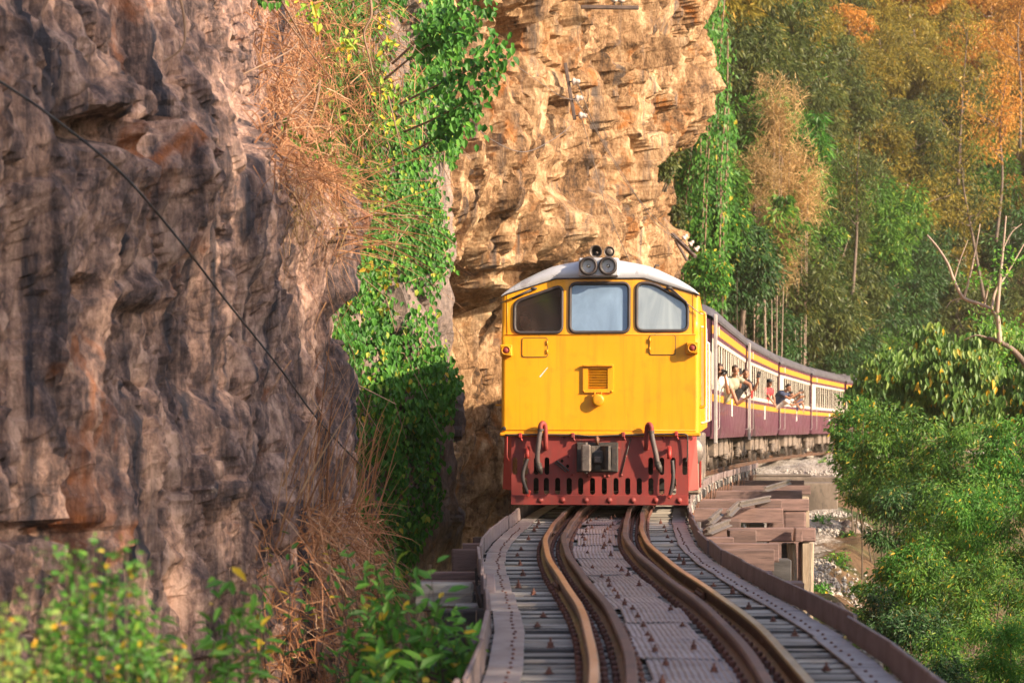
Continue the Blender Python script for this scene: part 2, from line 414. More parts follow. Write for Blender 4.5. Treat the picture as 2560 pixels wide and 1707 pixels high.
MAT['wheel'] = simple('wheel', (.16, .125, .105), (.08, .065, .06), .5, 6., metal=.4, bump=.2)
MAT['pole_grey'] = simple('pole_grey', (.42, .37, .36), (.30, .26, .25), .55, 6., bump=.08)
MAT['insulator'] = simple('insulator', (.62, .52, .48), (.42, .34, .31), .3, 8., bump=.02)
MAT['arm_wood'] = simple('arm_wood', (.14, .095, .08), (.07, .05, .045), .85, 6., stretch=(1, 1, 1), bump=.4)
MAT['cable'] = simple('cable', (.022, .02, .022), (.035, .03, .03), .55, 8., bump=.1)
MAT['worn_steel'] = simple('worn_steel', (.46, .40, .38), (.28, .20, .16), .28, 4., metal=.6, stretch=(1, .3, 1), bump=.05, c3=(.36, .18, .07))
MAT['wire'] = simple('wire', (.18, .15, .14), (.10, .08, .075), .5, 8., bump=0)
MAT['bark'] = simple('bark', (.20, .145, .115), (.09, .065, .05), .9, 5., stretch=(1, 1, .3), bump=.6, c3=(.32, .24, .19))
MAT['bark_pale'] = simple('bark_pale', (.44, .33, .26), (.27, .19, .145), .85, 5., stretch=(1, 1, .3), bump=.4)
MAT['stem_dark'] = simple('stem_dark', (.12, .085, .06), (.06, .045, .032), .85, 6., bump=.2)
MAT['twig'] = simple('twig', (.33, .21, .14), (.20, .125, .085), .85, 6., bump=.2)
MAT['skin'] = simple('skin', (.34, .165, .095), (.30, .145, .085), .5, 5., bump=.02)
MAT['hair'] = simple('hair', (.025, .017, .014), (.012, .01, .01), .5, 20., bump=.2)
MAT['brown_hair'] = simple('brown_hair', (.07, .035, .025), (.035, .02, .016), .5, 20., bump=.2)
MAT['eye'] = simple('eye', (.01, .008, .008), (.01, .008, .008), .3, 3., bump=0)
MAT['lips'] = simple('lips', (.36, .12, .10), (.32, .11, .09), .5, 3., bump=0)
for nm, c in dict(cloth_black=(.022, .022, .028), cloth_white=(.70, .68, .66), cloth_red=(.55, .03, .04), cloth_blue=(.05, .22, .55),
                  cloth_camo=(.38, .36, .26), cloth_navy=(.03, .04, .09), cap_black=(.02, .02, .024), cap_grey=(.30, .33, .35), phone_black=(.015, .015, .018), case_red=(.55, .02, .015)).items():
    MAT[nm] = simple(nm, c, tuple(x*.8 for x in c), .75 if 'cloth' in nm else .4, 14., bump=.15 if 'cloth' in nm else .02)
g = lambda *a: list(a)
MAT['creeper_leaf'] = leafmat('creeper_leaf', [(0, (.022, .085, .014)), (.35, (.05, .18, .022)), (.75, (.10, .31, .034)), (.90, (.21, .42, .05)), (.965, (.40, .44, .06)), (1, (.70, .46, .04))], .3, .5)
MAT['bush_leaf'] = leafmat('bush_leaf', [(0, (.026, .078, .014)), (.4, (.075, .20, .028)), (.8, (.18, .35, .05)), (.95, (.32, .45, .07)), (1, (.58, .46, .05))], .45)
MAT['lush_leaf'] = leafmat('lush_leaf', [(0, (.03, .115, .018)), (.5, (.085, .27, .035)), (.9, (.20, .44, .06)), (.95, (.32, .46, .06)), (1, (.70, .50, .04))], .45)
MAT['olive_leaf'] = leafmat('olive_leaf', [(0, (.032, .052, .014)), (.5, (.095, .13, .032)), (.9, (.20, .22, .055)), (1, (.42, .31, .06))], .4)
MAT['broad_leaf'] = leafmat('broad_leaf', [(0, (.045, .11, .022)), (.5, (.13, .25, .05)), (.86, (.27, .38, .085)), (.94, (.40, .42, .09)), (1, (.74, .44, .03))], .4)
MAT['gold_glow_leaf'] = leafmat('gold_glow_leaf', [(0, (.10, .095, .018)), (.4, (.23, .20, .034)), (.8, (.42, .32, .05)), (1, (.66, .40, .06))], .45)  # golden sun glow painted as leaf colour
MAT['orange_glow_leaf'] = leafmat('orange_glow_leaf', [(0, (.26, .13, .025)), (.4, (.52, .26, .05)), (.8, (.74, .38, .085)), (1, (.85, .50, .14))], .45)  # orange sun glow put into the leaf colour
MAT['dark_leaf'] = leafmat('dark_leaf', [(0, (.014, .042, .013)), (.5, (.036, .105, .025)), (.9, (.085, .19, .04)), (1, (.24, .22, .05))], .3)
MAT['straw'] = leafmat('straw', [(0, (.24, .105, .055)), (.4, (.46, .21, .10)), (.8, (.62, .33, .17)), (1, (.70, .46, .28))], .3, .6)
MAT['bamboo_dry'] = leafmat('bamboo_dry', [(0, (.26, .165, .07)), (.5, (.46, .30, .13)), (1, (.62, .43, .20))], .35, .6)
MAT['glass_film'] = None
def glassmat(name, tint, film, filmcol):
    """windscreen: mirror-like pane over see-through glass, its dust film painted with sky reflection"""
    m, nt, b = _mat(name); co = _coords(nt, (1, 1, .35), True)
    tr = nt.nodes.new('ShaderNodeBsdfTransparent'); tr.inputs[0].default_value = (*tint, 1)
    gl = nt.nodes.new('ShaderNodeBsdfGlossy'); gl.inputs['Roughness'].default_value = .06; gl.inputs[0].default_value = (.9, .95, 1, 1)
    fr = _n(nt, 'ShaderNodeFresnel', IOR=2.4)
    m1 = nt.nodes.new('ShaderNodeMixShader'); nt.links.new(fr.outputs[0], m1.inputs[0]); nt.links.new(tr.outputs[0], m1.inputs[1]); nt.links.new(gl.outputs[0], m1.inputs[2])
    b.inputs['Base Color'].default_value = (*filmcol, 1); b.inputs['Roughness'].default_value = .5
    f = _ramp(nt, _noise(nt, co, 2.6, 7, .6, .8), [(.3, (film*.55,)*3), (.7, (min(1, film*1.3),)*3)])
    m2 = nt.nodes.new('ShaderNodeMixShader'); nt.links.new(f, m2.inputs[0]); nt.links.new(m1.outputs[0], m2.inputs[1]); nt.links.new(b.outputs[0], m2.inputs[2])
    nt.links.new(m2.outputs[0], nt.nodes['Material Output'].inputs[0]); return m
MAT['glass_dark'] = glassmat('glass_dark', (.75, .8, .8), .02, (.3, .35, .4))
MAT['glass_blue'] = glassmat('glass_blue', (.7, .8, .9), .66, (.26, .38, .56))  # blue film colour paints in the reflected sky
MAT['glass_pale'] = glassmat('glass_pale', (.8, .85, .9), .46, (.60, .68, .72))  # pale film colour stands for bright sky reflected in the pane
def lensmat():
    m, nt, b = _mat('lamp_glass'); b.inputs['Base Color'].default_value = (.75, .72, .66, 1); b.inputs['Metallic'].default_value = .9; b.inputs['Roughness'].default_value = .12
    return m
MAT['lamp_glass'] = lensmat()
# ================================================================ the rock walls
def plan_path(pts, du):
    q = np.array([p[:] for p in smooth_path([Vector((x, y, 0)) for x, y in pts], 24)])
    s = np.concatenate([[0], np.cumsum(np.hypot(np.diff(q[:, 0]), np.diff(q[:, 1])))])
    u = np.arange(0, s[-1], du)
    x = np.interp(u, s, q[:, 0]); y = np.interp(u, s, q[:, 1])
    tx = np.gradient(x); ty = np.gradient(y); k = 6
    ker = np.ones(2*k+1)/(2*k+1)
    tx = np.convolve(np.pad(tx, k, 'edge'), ker, 'valid'); ty = np.convolve(np.pad(ty, k, 'edge'), ker, 'valid')
    l = np.hypot(tx, ty)
    return u, x, y, ty/l, -tx/l
def edge_table(tab, Y):
    """silhouette x over height from (py, px) pairs read at depth Y"""
    z = np.array([1.3-(py-1040)*Y/FPX for py, px in tab]); x = np.array([(px-1280)*Y/FPX for py, px in tab]); o = np.argsort(z)
    return lambda zz: np.interp(zz, z[o], x[o])
class Cliff: pass
def cliff(name, pts, zlo, zhi, du, dv, disp, lean, mat, label):
    u, x, y, nx, ny = plan_path(pts, du); z = np.arange(zlo, zhi, dv); nu, nz = len(u), len(z)
    B = np.zeros((nu, nz, 3)); B[..., 0] = x[:, None]; B[..., 1] = y[:, None]; B[..., 2] = z[None, :]
    L = lean(B[..., 1], B[..., 2]); B[..., 0] += L
    N = np.zeros_like(B); N[..., 0] = nx[:, None]; N[..., 1] = ny[:, None]
    pq = B.copy()
    d, dzv = disp(pq)
    Pn = B+N*d[..., None]; Pn[..., 2] += dzv
    I = np.arange(nu*nz).reshape(nu, nz)
    F = np.stack([I[:-1, :-1], I[1:, :-1], I[1:, 1:], I[:-1, 1:]], -1).reshape(-1, 4)
    me = fast_mesh(name, Pn.reshape(-1, 3), F, False)
    o = link(name, me, mat); tag(o, label, None, None, 'structure')
    c = Cliff(); c.P = Pn; c.o = o
    gu = np.gradient(Pn, axis=0); gv = np.gradient(Pn, axis=1); n = np.cross(gu, gv); n /= np.linalg.norm(n, axis=-1, keepdims=True)+1e-9
    c.N = n; c.px = 1280+Pn[..., 0]/Pn[..., 1]*FPX; c.py = 1040-(Pn[..., 2]-1.3)/Pn[..., 1]*FPX
    return c
def blocks(p, sc, st, seed, amp, crack=.0):
    q = p*np.array(st)*sc; w = fbm(q*.7, 3, seed+5)*.35
    d1, d2, r, v = worley(q+w[..., None], seed)
    t1 = np.mod(r*57.3, 1)*2-1; t2 = np.mod(r*91.7, 1)*2-1; t3 = np.mod(r*133.1, 1)*2-1
    out = (r-.5)*2*amp+(v[..., 0]*t1+v[..., 1]*t2+v[..., 2]*t3)*amp*1.5
    if crack: out = out-crack*np.exp(-((d2-d1)/.07)**2)
    return out
def dents(p, lst, Yn=None):
    px = 1280+p[..., 0]/p[..., 1]*FPX; py = 1040-(p[..., 2]-1.3)/p[..., 1]*FPX; out = 0
    for x, y, rx, ry, dep in lst: out = out-dep*np.exp(-(((px-x)/rx)**2+((py-y)/ry)**2)**2)
    return out

# near wall -------------------------------------------------------
near_edge = edge_table([(-900, 600), (-300, 640), (0, 690), (250, 705), (400, 760), (520, 850), (600, 878), (720, 868), (850, 848), (950, 852), (1050, 868), (1150, 880), (1300, 888), (1450, 902), (1700, 925), (2300, 980), (3200, 1000)], 25.3)
def near_disp(p):
    d = fbm(p*np.array([.35, .35, .2]), 3, 3)*.16
    fl = fbm(p*np.array([2.2, 1.5, .26]), 5, 21, .58)*.10
    rg = fbm(p*np.array([.9, .7, .35]), 4, 41, .5, True)*.085
    bl = blocks(p, .9, (1.6, 1.1, .40), 61, .095, .07)+blocks(p, 2.4, (1.5, 1.2, .42), 71, .05, .03)+blocks(p, 5.5, (1.3, 1.1, .7), 76, .022, .012)
    rv = fbm(p*np.array([1.5, 1.1, .22]), 3, 95, .5, True); bl = bl-.10*np.clip((rv-.75)/.5, 0, 1)
    msk = np.clip(fbm(p*np.array([.5, .4, .5]), 2, 91)*1.3+.5, 0, 1)
    fine = fbm(p*np.array([5., 4., 3.]), 4, 81, .62)*.034+fbm(p*np.array([2.6, 2., 1.4]), 3, 84, .6, True)*.03
    dn = dents(p, [(235, 320, 75, 42, .42), (300, 375, 45, 40, .25), (510, 590, 12, 12, .2), (443, 572, 9, 9, .15), (820, 660, 9, 12, .2), (60, 1330, 130, 24, .30), (170, 720, 40, 28, .14),
                   (610, 1200, 26, 80, .28), (690, 330, 16, 80, .3), (500, 1130, 60, 130, -.18), (330, 730, 80, 40, -.12), (540, 300, 28, 120, .18), (575, 200, 22, 190, -.12), (850, 800, 30, 60, .15)])
    return d+fl*1.3+rg*msk*1.3+bl*(.6+1.1*msk)+fine*1.4+dn*1.1, bl*.08
NEAR = cliff('near_cliff', [(-9, -3), (-6.4, 3), (-4.9, 8), (-3.9, 12), (-3.2, 15.5), (-2.5, 20), (-1.98, 24), (-1.86, 25.2), (-2.15, 26.2), (-3.0, 27.2), (-5, 28.5)], -6.5, 10.5, .036, .036,
             near_disp, lambda Y, z: (near_edge(z)+1.86)*np.clip((Y-6)/18, 0.25, 1), MAT['near_rock'], 'grey brown limestone wall filling the side nearest the camera')

# creeper buttress ------------------------------------------------
mid_edge = edge_table([(-900, 1000), (-300, 1050), (0, 1068), (300, 1072), (500, 1072), (650, 1082), (800, 1095), (1000, 1110), (1200, 1124), (1300, 1130), (1400, 1114), (1600, 1122), (2200, 1140)], 40.2)
def mid_disp(p):
    d = fbm(p*np.array([.4, .4, .3]), 3, 103)*.25+fbm(p*np.array([1.5, 1.5, .35]), 4, 121, .55)*.12
    return d+blocks(p, .9, (1.2, 1., .8), 161, .10, .06)+fbm(p*4, 4, 181, .6)*.03, 0
MID = cliff('creeper_cliff', [(-7, 29.5), (-5, 31), (-3.7, 33), (-2.6, 35.5), (-1.6, 38.3), (-1.12, 40), (-1.15, 41.2), (-1.9, 42.6), (-4.5, 44)], -6, 13, .06, .06,
            mid_disp, lambda Y, z: mid_edge(z)+1.13, MAT['mid_rock'], 'dark rock buttress hung with green creeper beside the locomotive')

# far sunlit wall -------------------------------------------------
# the upper block overhangs: its lower lip climbs from the locomotive roof towards the upper right
lip_y = np.array([40, 50, 57, 61, 66, 72, 78, 84, 90, 98]); lip_z = np.array([4.6, 4.5, 4.3, 4.9, 6.4, 8.0, 9.4, 10.6, 11.5, 12.0])
def far_disp(p):
    lip = np.interp(p[..., 1], lip_y, lip_z)+fbm(p*.35, 3, 203)*.9
    up = 1/(1+np.exp(-(p[..., 2]-lip)*3.2))
    over = np.interp(p[..., 1], [40, 58, 64, 74, 84], [1.35, 1.5, 1.9, 1.8, 1.5])*up-np.interp(p[..., 1], [57, 59, 63, 70, 82], [3.0, 2.2, .8, .75, .1])*(1-up)
    over = over+np.clip((p[..., 2]-lip)*.10, 0, 1.1)*up*np.clip((p[..., 1]-60)/15, 0, 1)*.8
    d = fbm(p*np.array([.16, .16, .12]), 3, 211)*.75+fbm(p*np.array([.9, .6, .16]), 5, 221, .58)*.46
    bl = blocks(p, .42, (1.4, 1.1, .42), 261, .40, .20)+blocks(p, 1.05, (1.3, 1.1, .55), 271, .21, .12)+blocks(p, 2.3, (1.2, 1.1, .7), 281, .085, .05)
    zs = p[..., 2]*.62+fbm(p*np.array([.25, .25, .25]), 3, 291)*.8
    st = (np.mod(zs, 1)**3)*np.clip(fbm(p*.3, 2, 297)*1.6+.1, 0, 1)*.22
    fine = fbm(p*np.array([3., 3., 2.2]), 4, 299, .6)*.06
    dn = dents(p, [(1300, 460, 90, 55, .5), (1230, 690, 85, 22, .45), (1390, 150, 60, 26, .3), (1640, 555, 40, 22, .4), (1470, 440, 45, 26, .5), (1330, 300, 22, 150, .5), (1520, 180, 18, 160, .5)])
    rv = fbm(p*np.array([.8, .6, .10]), 3, 295, .5, True); bl = bl-.4*np.clip((rv-.7)/.5, 0, 1)
    return over+d+bl-st+fine+dn, bl*.05
FAR = cliff('sunlit_cliff', [(-10, 42), (-7.5, 47.5), (-4.8, 51.8), (-2.6, 54.6), (-1.1, 56.4), (.1, 58.4), (.75, 61), (1.15, 65), (2.3, 68.6), (2.75, 75), (3.9, 79), (4.6, 84), (5.15, 88), (4.7, 92), (2, 97), (-3, 101)], -4, 24, .085, .075,
            far_disp, lambda Y, z: 0*z+.022*np.clip(-z+4, -20, 6), MAT['far_rock'], 'tall sunlit orange limestone cliff overhanging behind the locomotive')

# ================================================================ ground
def ground_z(X, Y):
    c = cxf(np.clip(Y, -59, 158.9)); d = X-c; r = rz(np.clip(Y, -60, 400))
    low = -1.75-.027*(76-np.minimum(Y, 76))-np.clip(12-Y, 0, 40)*.02
    k = np.clip((Y-77)/4, 0, 1); k = k*k*(3-2*k)
    nearz = low*(1-k)+(r-.33)*k
    rw = 4.2+.6*np.sin(Y*.21)-.0*k
    right = nearz-.42*np.clip(d-rw, 0, 24)-.2*np.clip(d-rw, 0, 6)*(1-k)
    z = right
    foot = np.interp(X, [-200, 0, 4, 8, 12, 16, 20, 25, 31, 40, 60, 90, 300], [93, 94, 97, 100, 110, 124, 137, 146, 152.5, 157, 163, 180, 420])
    hill = 1.12*np.clip(Y-foot, 0, None)
    hill = 90*(1-np.exp(-hill/90))
    back = 2.2*np.clip(-d-8.5, 0, None)*(Y <= 93); back = 42*(1-np.exp(-back/42))
    z = z+np.maximum(hill, back)
    z = z-np.clip(-d-1.2, 0, 3)*.5*(Y < 76)
    z = np.maximum(z, -13.5)
    far = np.clip((np.hypot(X-60, Y-60)-190)/160, 0, 1)
    z = z+far*far*(18+6*np.sin(X*.013)+5*np.cos(Y*.017))
    return z
def axis_steps(segs):
    out = [segs[0][0]]
    for a, b, s in segs:
        n = max(1, int(round((b-a)/s))); out += list(np.linspace(a, b, n+1)[1:])
    return np.array(out)
gx = axis_steps([(-900, -120, 60), (-120, -20, 5), (-20, 0, .5), (0, 16, .16), (16, 60, .8), (60, 160, 6), (160, 1400, 80)])
gy = axis_steps([(-700, -40, 60), (-40, 20, 2.), (20, 110, .3), (110, 190, 1.2), (190, 320, 8), (320, 1600, 80)])
GX, GY = np.meshgrid(gx, gy, indexing='ij'); GZ = ground_z(GX, GY)
pg = np.stack([GX, GY, GZ], -1)
GZ = GZ+fbm(pg*np.array([.5, .5, 0]), 4, 401)*np.where(np.abs(GX) < 100, .22, 0)+fbm(pg*np.array([2.6, 2.6, 0]), 3, 407)*.05
I = np.arange(GX.size).reshape(GX.shape)
ground = link('ground', fast_mesh('ground', np.stack([GX, GY, GZ], -1).reshape(-1, 3), np.stack([I[:-1, :-1], I[1:, :-1], I[1:, 1:], I[:-1, 1:]], -1).reshape(-1, 4), True), None)
def groundmat():
    m, nt, b = _mat('ground'); co = _coords(nt, (1, 1, 1), False)
    soil = _ramp(nt, _noise(nt, co, .7, 9, .65, .6), [(.3, (.05, .035, .02)), (.5, (.14, .085, .05)), (.7, (.27, .17, .10))])
    green = _ramp(nt, _noise(nt, co, 2.2, 8, .7), [(.3, (.02, .035, .01)), (.7, (.07, .10, .03))])
    col = _mix(nt, _ramp(nt, _noise(nt, co, .35, 5, .6), [(.45, (0, 0, 0)), (.6, (1, 1, 1))]), soil, green)
    grv = _ramp(nt, _noise(nt, co, 11, 6, .75), [(.36, (.13, .105, .09)), (.5, (.36, .31, .27)), (.62, (.54, .49, .45))])
    gg = nt.nodes.new('ShaderNodeAttribute'); gg.attribute_name = 'gravel'
    jag = nt.nodes.new('ShaderNodeMath'); jag.operation = 'ADD'; nt.links.new(gg.outputs['Fac'], jag.inputs[0])
    nn = nt.nodes.new('ShaderNodeMath'); nn.operation = 'MULTIPLY_ADD'; nn.inputs[1].default_value = 1.1; nn.inputs[2].default_value = -.55; nt.links.new(_noise(nt, co, 1.3, 6, .65), nn.inputs[0]); nt.links.new(nn.outputs[0], jag.inputs[1])
    col = _mix(nt, _ramp(nt, jag.outputs[0], [(.4, (0, 0, 0)), (.6, (1, 1, 1))]), col, grv)
    nt.links.new(col, b.inputs['Base Color']); b.inputs['Roughness'].default_value = .95; b.inputs['Specular IOR Level'].default_value = .2
    _bump(nt, b, _noise(nt, co, 9, 9, .75), .9, .09); return m
a = ground.data.attributes.new('gravel', 'FLOAT', 'POINT')
dd = GX-cxf(np.clip(GY, -59, 158.9))
gv = np.where(GY > 77, np.clip(1-np.abs(dd-1)/3.6, 0, 1)*1.6, np.clip(1-np.abs(dd-2.6)/2.6, 0, 1)*np.clip((GY-38)/20, 0, .9))
a.data.foreach_set('value', np.clip(gv, 0, 1).astype(np.float32).ravel())
ground.data.materials.append(groundmat())
tag(ground, 'brown earth and gravel ground sloping down from the viaduct', None, None, 'structure')
wm = MB(); wm.add([(-900, -700, -12.6), (1400, -700, -12.6), (1400, 1600, -12.6), (-900, 1600, -12.6)], [(0, 1, 2, 3)])
tag(wm.build('river', MAT['water']), 'river far below the viaduct', None, None, 'structure')
def gz(X, Y): return float(ground_z(np.array(X, float), np.array(Y, float)))

def front(cl, px, py, r=9):
    """depth of the rock wall's nearest surface in image column px, row py"""
    k = (np.abs(cl.px-px) < r) & (np.abs(cl.py-py) < r); return float(cl.P[..., 1][k].min()) if k.any() else None
# ================================================================ track on the viaduct
track = tag(empty('railway_track', tp(12, 0, 0)), 'rusty narrow gauge railway track curving along the timber viaduct', 'railway track')
TO = track.location.copy()
def sweep(profile, off, Y0, Y1, step, wob=0.0, seed=0):
    """profile (across, up) swept along the track at offset off; returns V, F relative to the track origin"""
    Ys = np.arange(Y0, Y1, step); V = []; n = len(profile)
    for k, Y in enumerate(Ys):
        w = wob*math.sin(Y*1.7+seed)+wob*.6*math.sin(Y*.83+seed*2)
        for a, h in profile: V.append(tp(Y, off+a+w, h)-TO)
    F = [(i*n+k, i*n+(k+1) % n, (i+1)*n+(k+1) % n, (i+1)*n+k) for i in range(len(Ys)-1) for k in range(n)]
    F += [tuple(range(n)), tuple((len(Ys)-1)*n+k for k in range(n))[::-1]]
    return V, F
def rail_profile(h=.125, head=.066, foot=.115):
    hw, fw = head/2, foot/2
    half = [(fw, -h), (fw, -h+.011), (.010, -h+.028), (.009, -.042), (hw, -.032), (hw, -.010), (hw*.72, 0)]
    return [(-a, b) for a, b in half]+[(a, b) for a, b in half[::-1]]
for side in (-1, 1):
    m = MB(); m.add(*sweep(rail_profile(), side*.533, 3, 140, .35, .004, side)); o = m.build('running_rail', MAT['rail_top'], track); q = MB(); q.add(*sweep([(-.024, 0), (-.022, .0022), (.020, .0022), (.024, 0)], side*.533-side*.004, 3, 140, .35, .004, side)); q.build('worn_strip', MAT['worn_steel'], o)
    m = MB(); m.add(*sweep(rail_profile(.115), side*.335, 3, 74, .35, .005, side*3+1)); m.build('guard_rail', MAT['guard_rust'], track)
# fishplates with bolts on the running rails
for side in (-1, 1):
    for Y in (10.2+side*.3, 19.0-side*.5, 28.1):
        for io in (-1, 1):
            m = MB(); yaw = tyaw(Y); p = tp(Y, side*.533+io*.026, -.068)-TO
            m.box((0, 0, 0), (.016, .5, .06), None, .004)
            for k in (-1.5, -.5, .5, 1.5): m.cyl((0, k*.12, 0), (io*.03, k*.12, 0), .014, 6)
            m.build('fishplate', MAT['rail_rust'], track, p, (0, 0, yaw))
# sleepers: four worn timbers shared by all
SLV = []
for k in range(5):
    m = MB(); L, Wd, H = 2.34+.03*(k-2), .12+.012*(k % 3), .175
    m.box((0, 0, 0), (L, Wd, H), None, .012); me = m.mesh('sleeper')
    for v in me.vertices: v.co += Vector((random.uniform(-.02, .02), random.uniform(-.007, .007), random.uniform(-.006, .006)))
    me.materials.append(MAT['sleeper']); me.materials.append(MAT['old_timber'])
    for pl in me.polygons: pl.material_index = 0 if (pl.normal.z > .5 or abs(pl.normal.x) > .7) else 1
    SLV.append(me)
Y = 4.0; i = 0
while Y < 78:
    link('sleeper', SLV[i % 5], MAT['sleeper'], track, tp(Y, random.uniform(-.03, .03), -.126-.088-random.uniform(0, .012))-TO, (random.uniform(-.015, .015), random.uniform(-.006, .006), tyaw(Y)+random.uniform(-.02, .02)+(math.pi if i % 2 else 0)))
    Y += (.32 if Y < 50 else .36)+random.uniform(-.014, .014); i += 1
# spikes and clips at the rail feet, too many and small to count
m = MB(); Y = 4.0
while Y < 60:
    for off in (-.533, -.335, .335, .533):
        for io in (-1, 1):
            p = tp(Y+random.uniform(-.03, .03), off+io*.068, -.105)-TO
            m.box(p, (.035, .045, .045), Matrix.Rotation(random.uniform(-.5, .5), 3, 'Z'), .008)
    Y += .29
tag(m.build('rail_spikes', MAT['bolt'], track), None, None, None, 'stuff')
# ribbed cover sheets between the guard rails
def ribbed(L, Wd, seed):
    rnd = random.Random(seed); V = []; F = []; nr = 13; rows = 9; cols = nr*4+1
    for r in range(rows):
        y = -L/2+L*r/(rows-1); sag = .004*math.sin(r*2.1+seed)
        for c in range(cols):
            x = -Wd/2+Wd*c/(cols-1); ph = c % 4
            z = (.006 if ph in (1, 2) else 0)+sag+.004*math.sin(x*9+seed)
            V.append((x, y, z))
    for r in range(rows-1):
        for c in range(cols-1):
            a = r*cols+c; F.append((a, a+1, a+cols+1, a+cols))
    n = len(V); V += [(x, y, z-.006) for x, y, z in V]; F += [tuple(q+n for q in f[::-1]) for f in F]
    for r in range(rows-1):
        for c in (0, cols-1):
            a = r*cols+c; F.append((a, a+cols, a+cols+n, a+n))
    for c in range(cols-1):
        for r in (0, rows-1):
            a = r*cols+c; F.append((a, a+1, a+1+n, a+n))
    m = MB(); m.add(V, F); return m.mesh('cover_sheet')
SHEET = [ribbed(1.28, .43+.02*k, k) for k in range(4)]
bm_ = MB(); bm_.box((0, 0, .008), (.085, .07, .016), None, .004); bm_.lathe([(.032, .016), (.034, .02), (.034, .046), (.028, .05), (0.0001, .05)], (0, 0, 0), (0, 0, 1), 6, False)
bm_.lathe([(.014, .05), (.014, .082), (.010, .09), (0.0001, .09)], (0, 0, 0), (0, 0, 1), 8); BOLT = bm_.mesh('bolt')
Y = 6.0; i = 0
while Y < 33:
    sh = link('cover_sheet', SHEET[i % 4], MAT['sheet'], track, tp(Y, -.005+.03*math.sin(i*2.3), -.110+.005*(i % 2))-TO, (random.uniform(-.004, .004), random.uniform(-.01, .01), tyaw(Y)+random.uniform(-.03, .03)))
    for (bx, by) in ((-.13, -.35), (.12, -.22), (-.12, .30), (.14, .38)):
        if random.random() < .62:
            bo = link('bolt', BOLT, MAT['bolt'], sh, (bx+random.uniform(-.03, .03), by+random.uniform(-.1, .1), .008), (0, 0, random.uniform(0, 1.5)))
            bo.scale = (.5, .5, random.uniform(.3, .62))
    Y += 1.22; i += 1
# single bolts standing in the side planking
for side in (-1, 1):
    Y = 8.0
    while Y < 33:
        bo = link('bolt', BOLT, MAT['bolt'], track, tp(Y, side*(.80+random.uniform(-.05, .06)), -.128)-TO, (0, 0, random.uniform(0, 1.5))); bo.scale = (.55, .55, random.uniform(.35, .8))
        Y += random.choice((1.1, 1.5, 2.1, .8))
# edge plates and upright edge boards
for side in (-1, 1):
    Y = 4.0; i = 0
    while Y < 76:
        L = random.uniform(1.5, 2.1) if Y < 33 else random.uniform(.55, .8); Ym = Y+L/2
        jit = random.uniform(-.018, .018); ww = .18 if side > 0 else .20; dyaw = random.uniform(-.012, .012)
        o_pl = .925+ww/2
        if Y < 45:
            m = MB(); m.box((0, 0, 0), (ww, L-.012, .014), None, .003)
            pl = m.build('edge_plate', MAT['edge_plate'], track, tp(Ym, side*(o_pl+jit*.5), -.117+.002*(i % 2))-TO, (0, 0, tyaw(Ym)+dyaw))
            if Y < 30:
                m = MB(); yy = -L/2+.1
                while yy < L/2-.05:
                    m.lathe([(.010, 0), (.011, .007), (.006, .011), (.0001, .011)], (-side*.03+random.uniform(-.01, .01), yy, .007), (0, 0, 1), 6, False); yy += .26
                tag(m.build('rivets', MAT['bolt'], pl), None, None, None, 'stuff')
        hb = .15 if side > 0 else .165
        m = MB(); m.box((0, 0, 0), (.028, L-.008, hb), None, .005); me = m.mesh('edge_board')
        for v in me.vertices: v.co.z += random.uniform(-.006, .006)
        link('edge_board', me, MAT['edge_steel'], track, tp(Ym, side*(1.165+jit), -.126+hb/2+.002)-TO, (0, side*random.uniform(0, .05), tyaw(Ym)+dyaw*1.5))
        Y += L; i += 1
# hook bolts hanging under the sleeper ends on the outer side
m = MB(); Y = 30.0
while Y < 76:
    p = tp(Y, 1.16+random.uniform(-.02, .02), -.15)-TO; m.tube([p, p+Vector((random.uniform(-.02, .02), 0, -.20)), p+Vector((-.03, 0, -.42-random.uniform(0, .15)))], .013, 5)
    Y += random.uniform(.45, .8)
tag(m.build('hook_bolts', MAT['rail_rust'], track), None, None, None, 'stuff')

# ================================================================ timber trestle below
trestle = tag(empty('timber_trestle', tp(25, 1.2, -3)), 'timber trestle with stacked beams carrying the railway track', 'viaduct'); RO = trestle.location.copy()
for off in (-.72, -.42, .42, .72):
    m = MB(); m.add(*sweep([(-.11, -.75), (-.11, -.312), (.11, -.312), (.11, -.75)], off, 3, 79, .8)); o = m.build('stringer', MAT['old_timber'], trestle); o.location = TO-RO
# cap beams: (depth, left px, right px, top py, height m, thick m)
def baulk(x0, x1, Y, ztop, h, t, mat='baulk', yaw=0.0, roll=0.0, name='cap_beam'):
    m = MB(); m.box((0, 0, 0), (x1-x0, t, h), None, .012); me = m.mesh(name)
    for v in me.vertices: v.co += Vector((random.uniform(-.012, .012), random.uniform(-.006, .006), random.uniform(-.008, .008)))
    return link(name, me, MAT[mat], trestle, Vector(((x0+x1)/2, Y, ztop-h/2))-RO, (0, roll, yaw))
for (Yd, px1, py0, h, over) in ((25.0, 2007, 1453, .30, 0), (26.6, 1931, 1428, .22, 0), (30.8, 1934, 1371, .29, 0), (32.4, 1946, 1357, .24, 0), (34.2, 1832, 1341, .20, 0), (36.9, 2038, 1319, .21, 0),
                                (40.8, 1850, 1297, .22, 0), (44.6, 1957, 1270, .27, 0), (47.4, 1953, 1251, .16, 0), (50.4, 2020, 1247, .24, 0), (57.5, 2004, 1226, .22, 0), (64, 2026, 1213, .24, 0), (70, 2010, 1200, .24, 0)):
    e = P(px1, py0, Yd); x0 = cx(Yd)-1.9
    baulk(x0, e.x, Yd, e.z, h, .26+random.uniform(-.02, .04), yaw=random.uniform(-.03, .03))
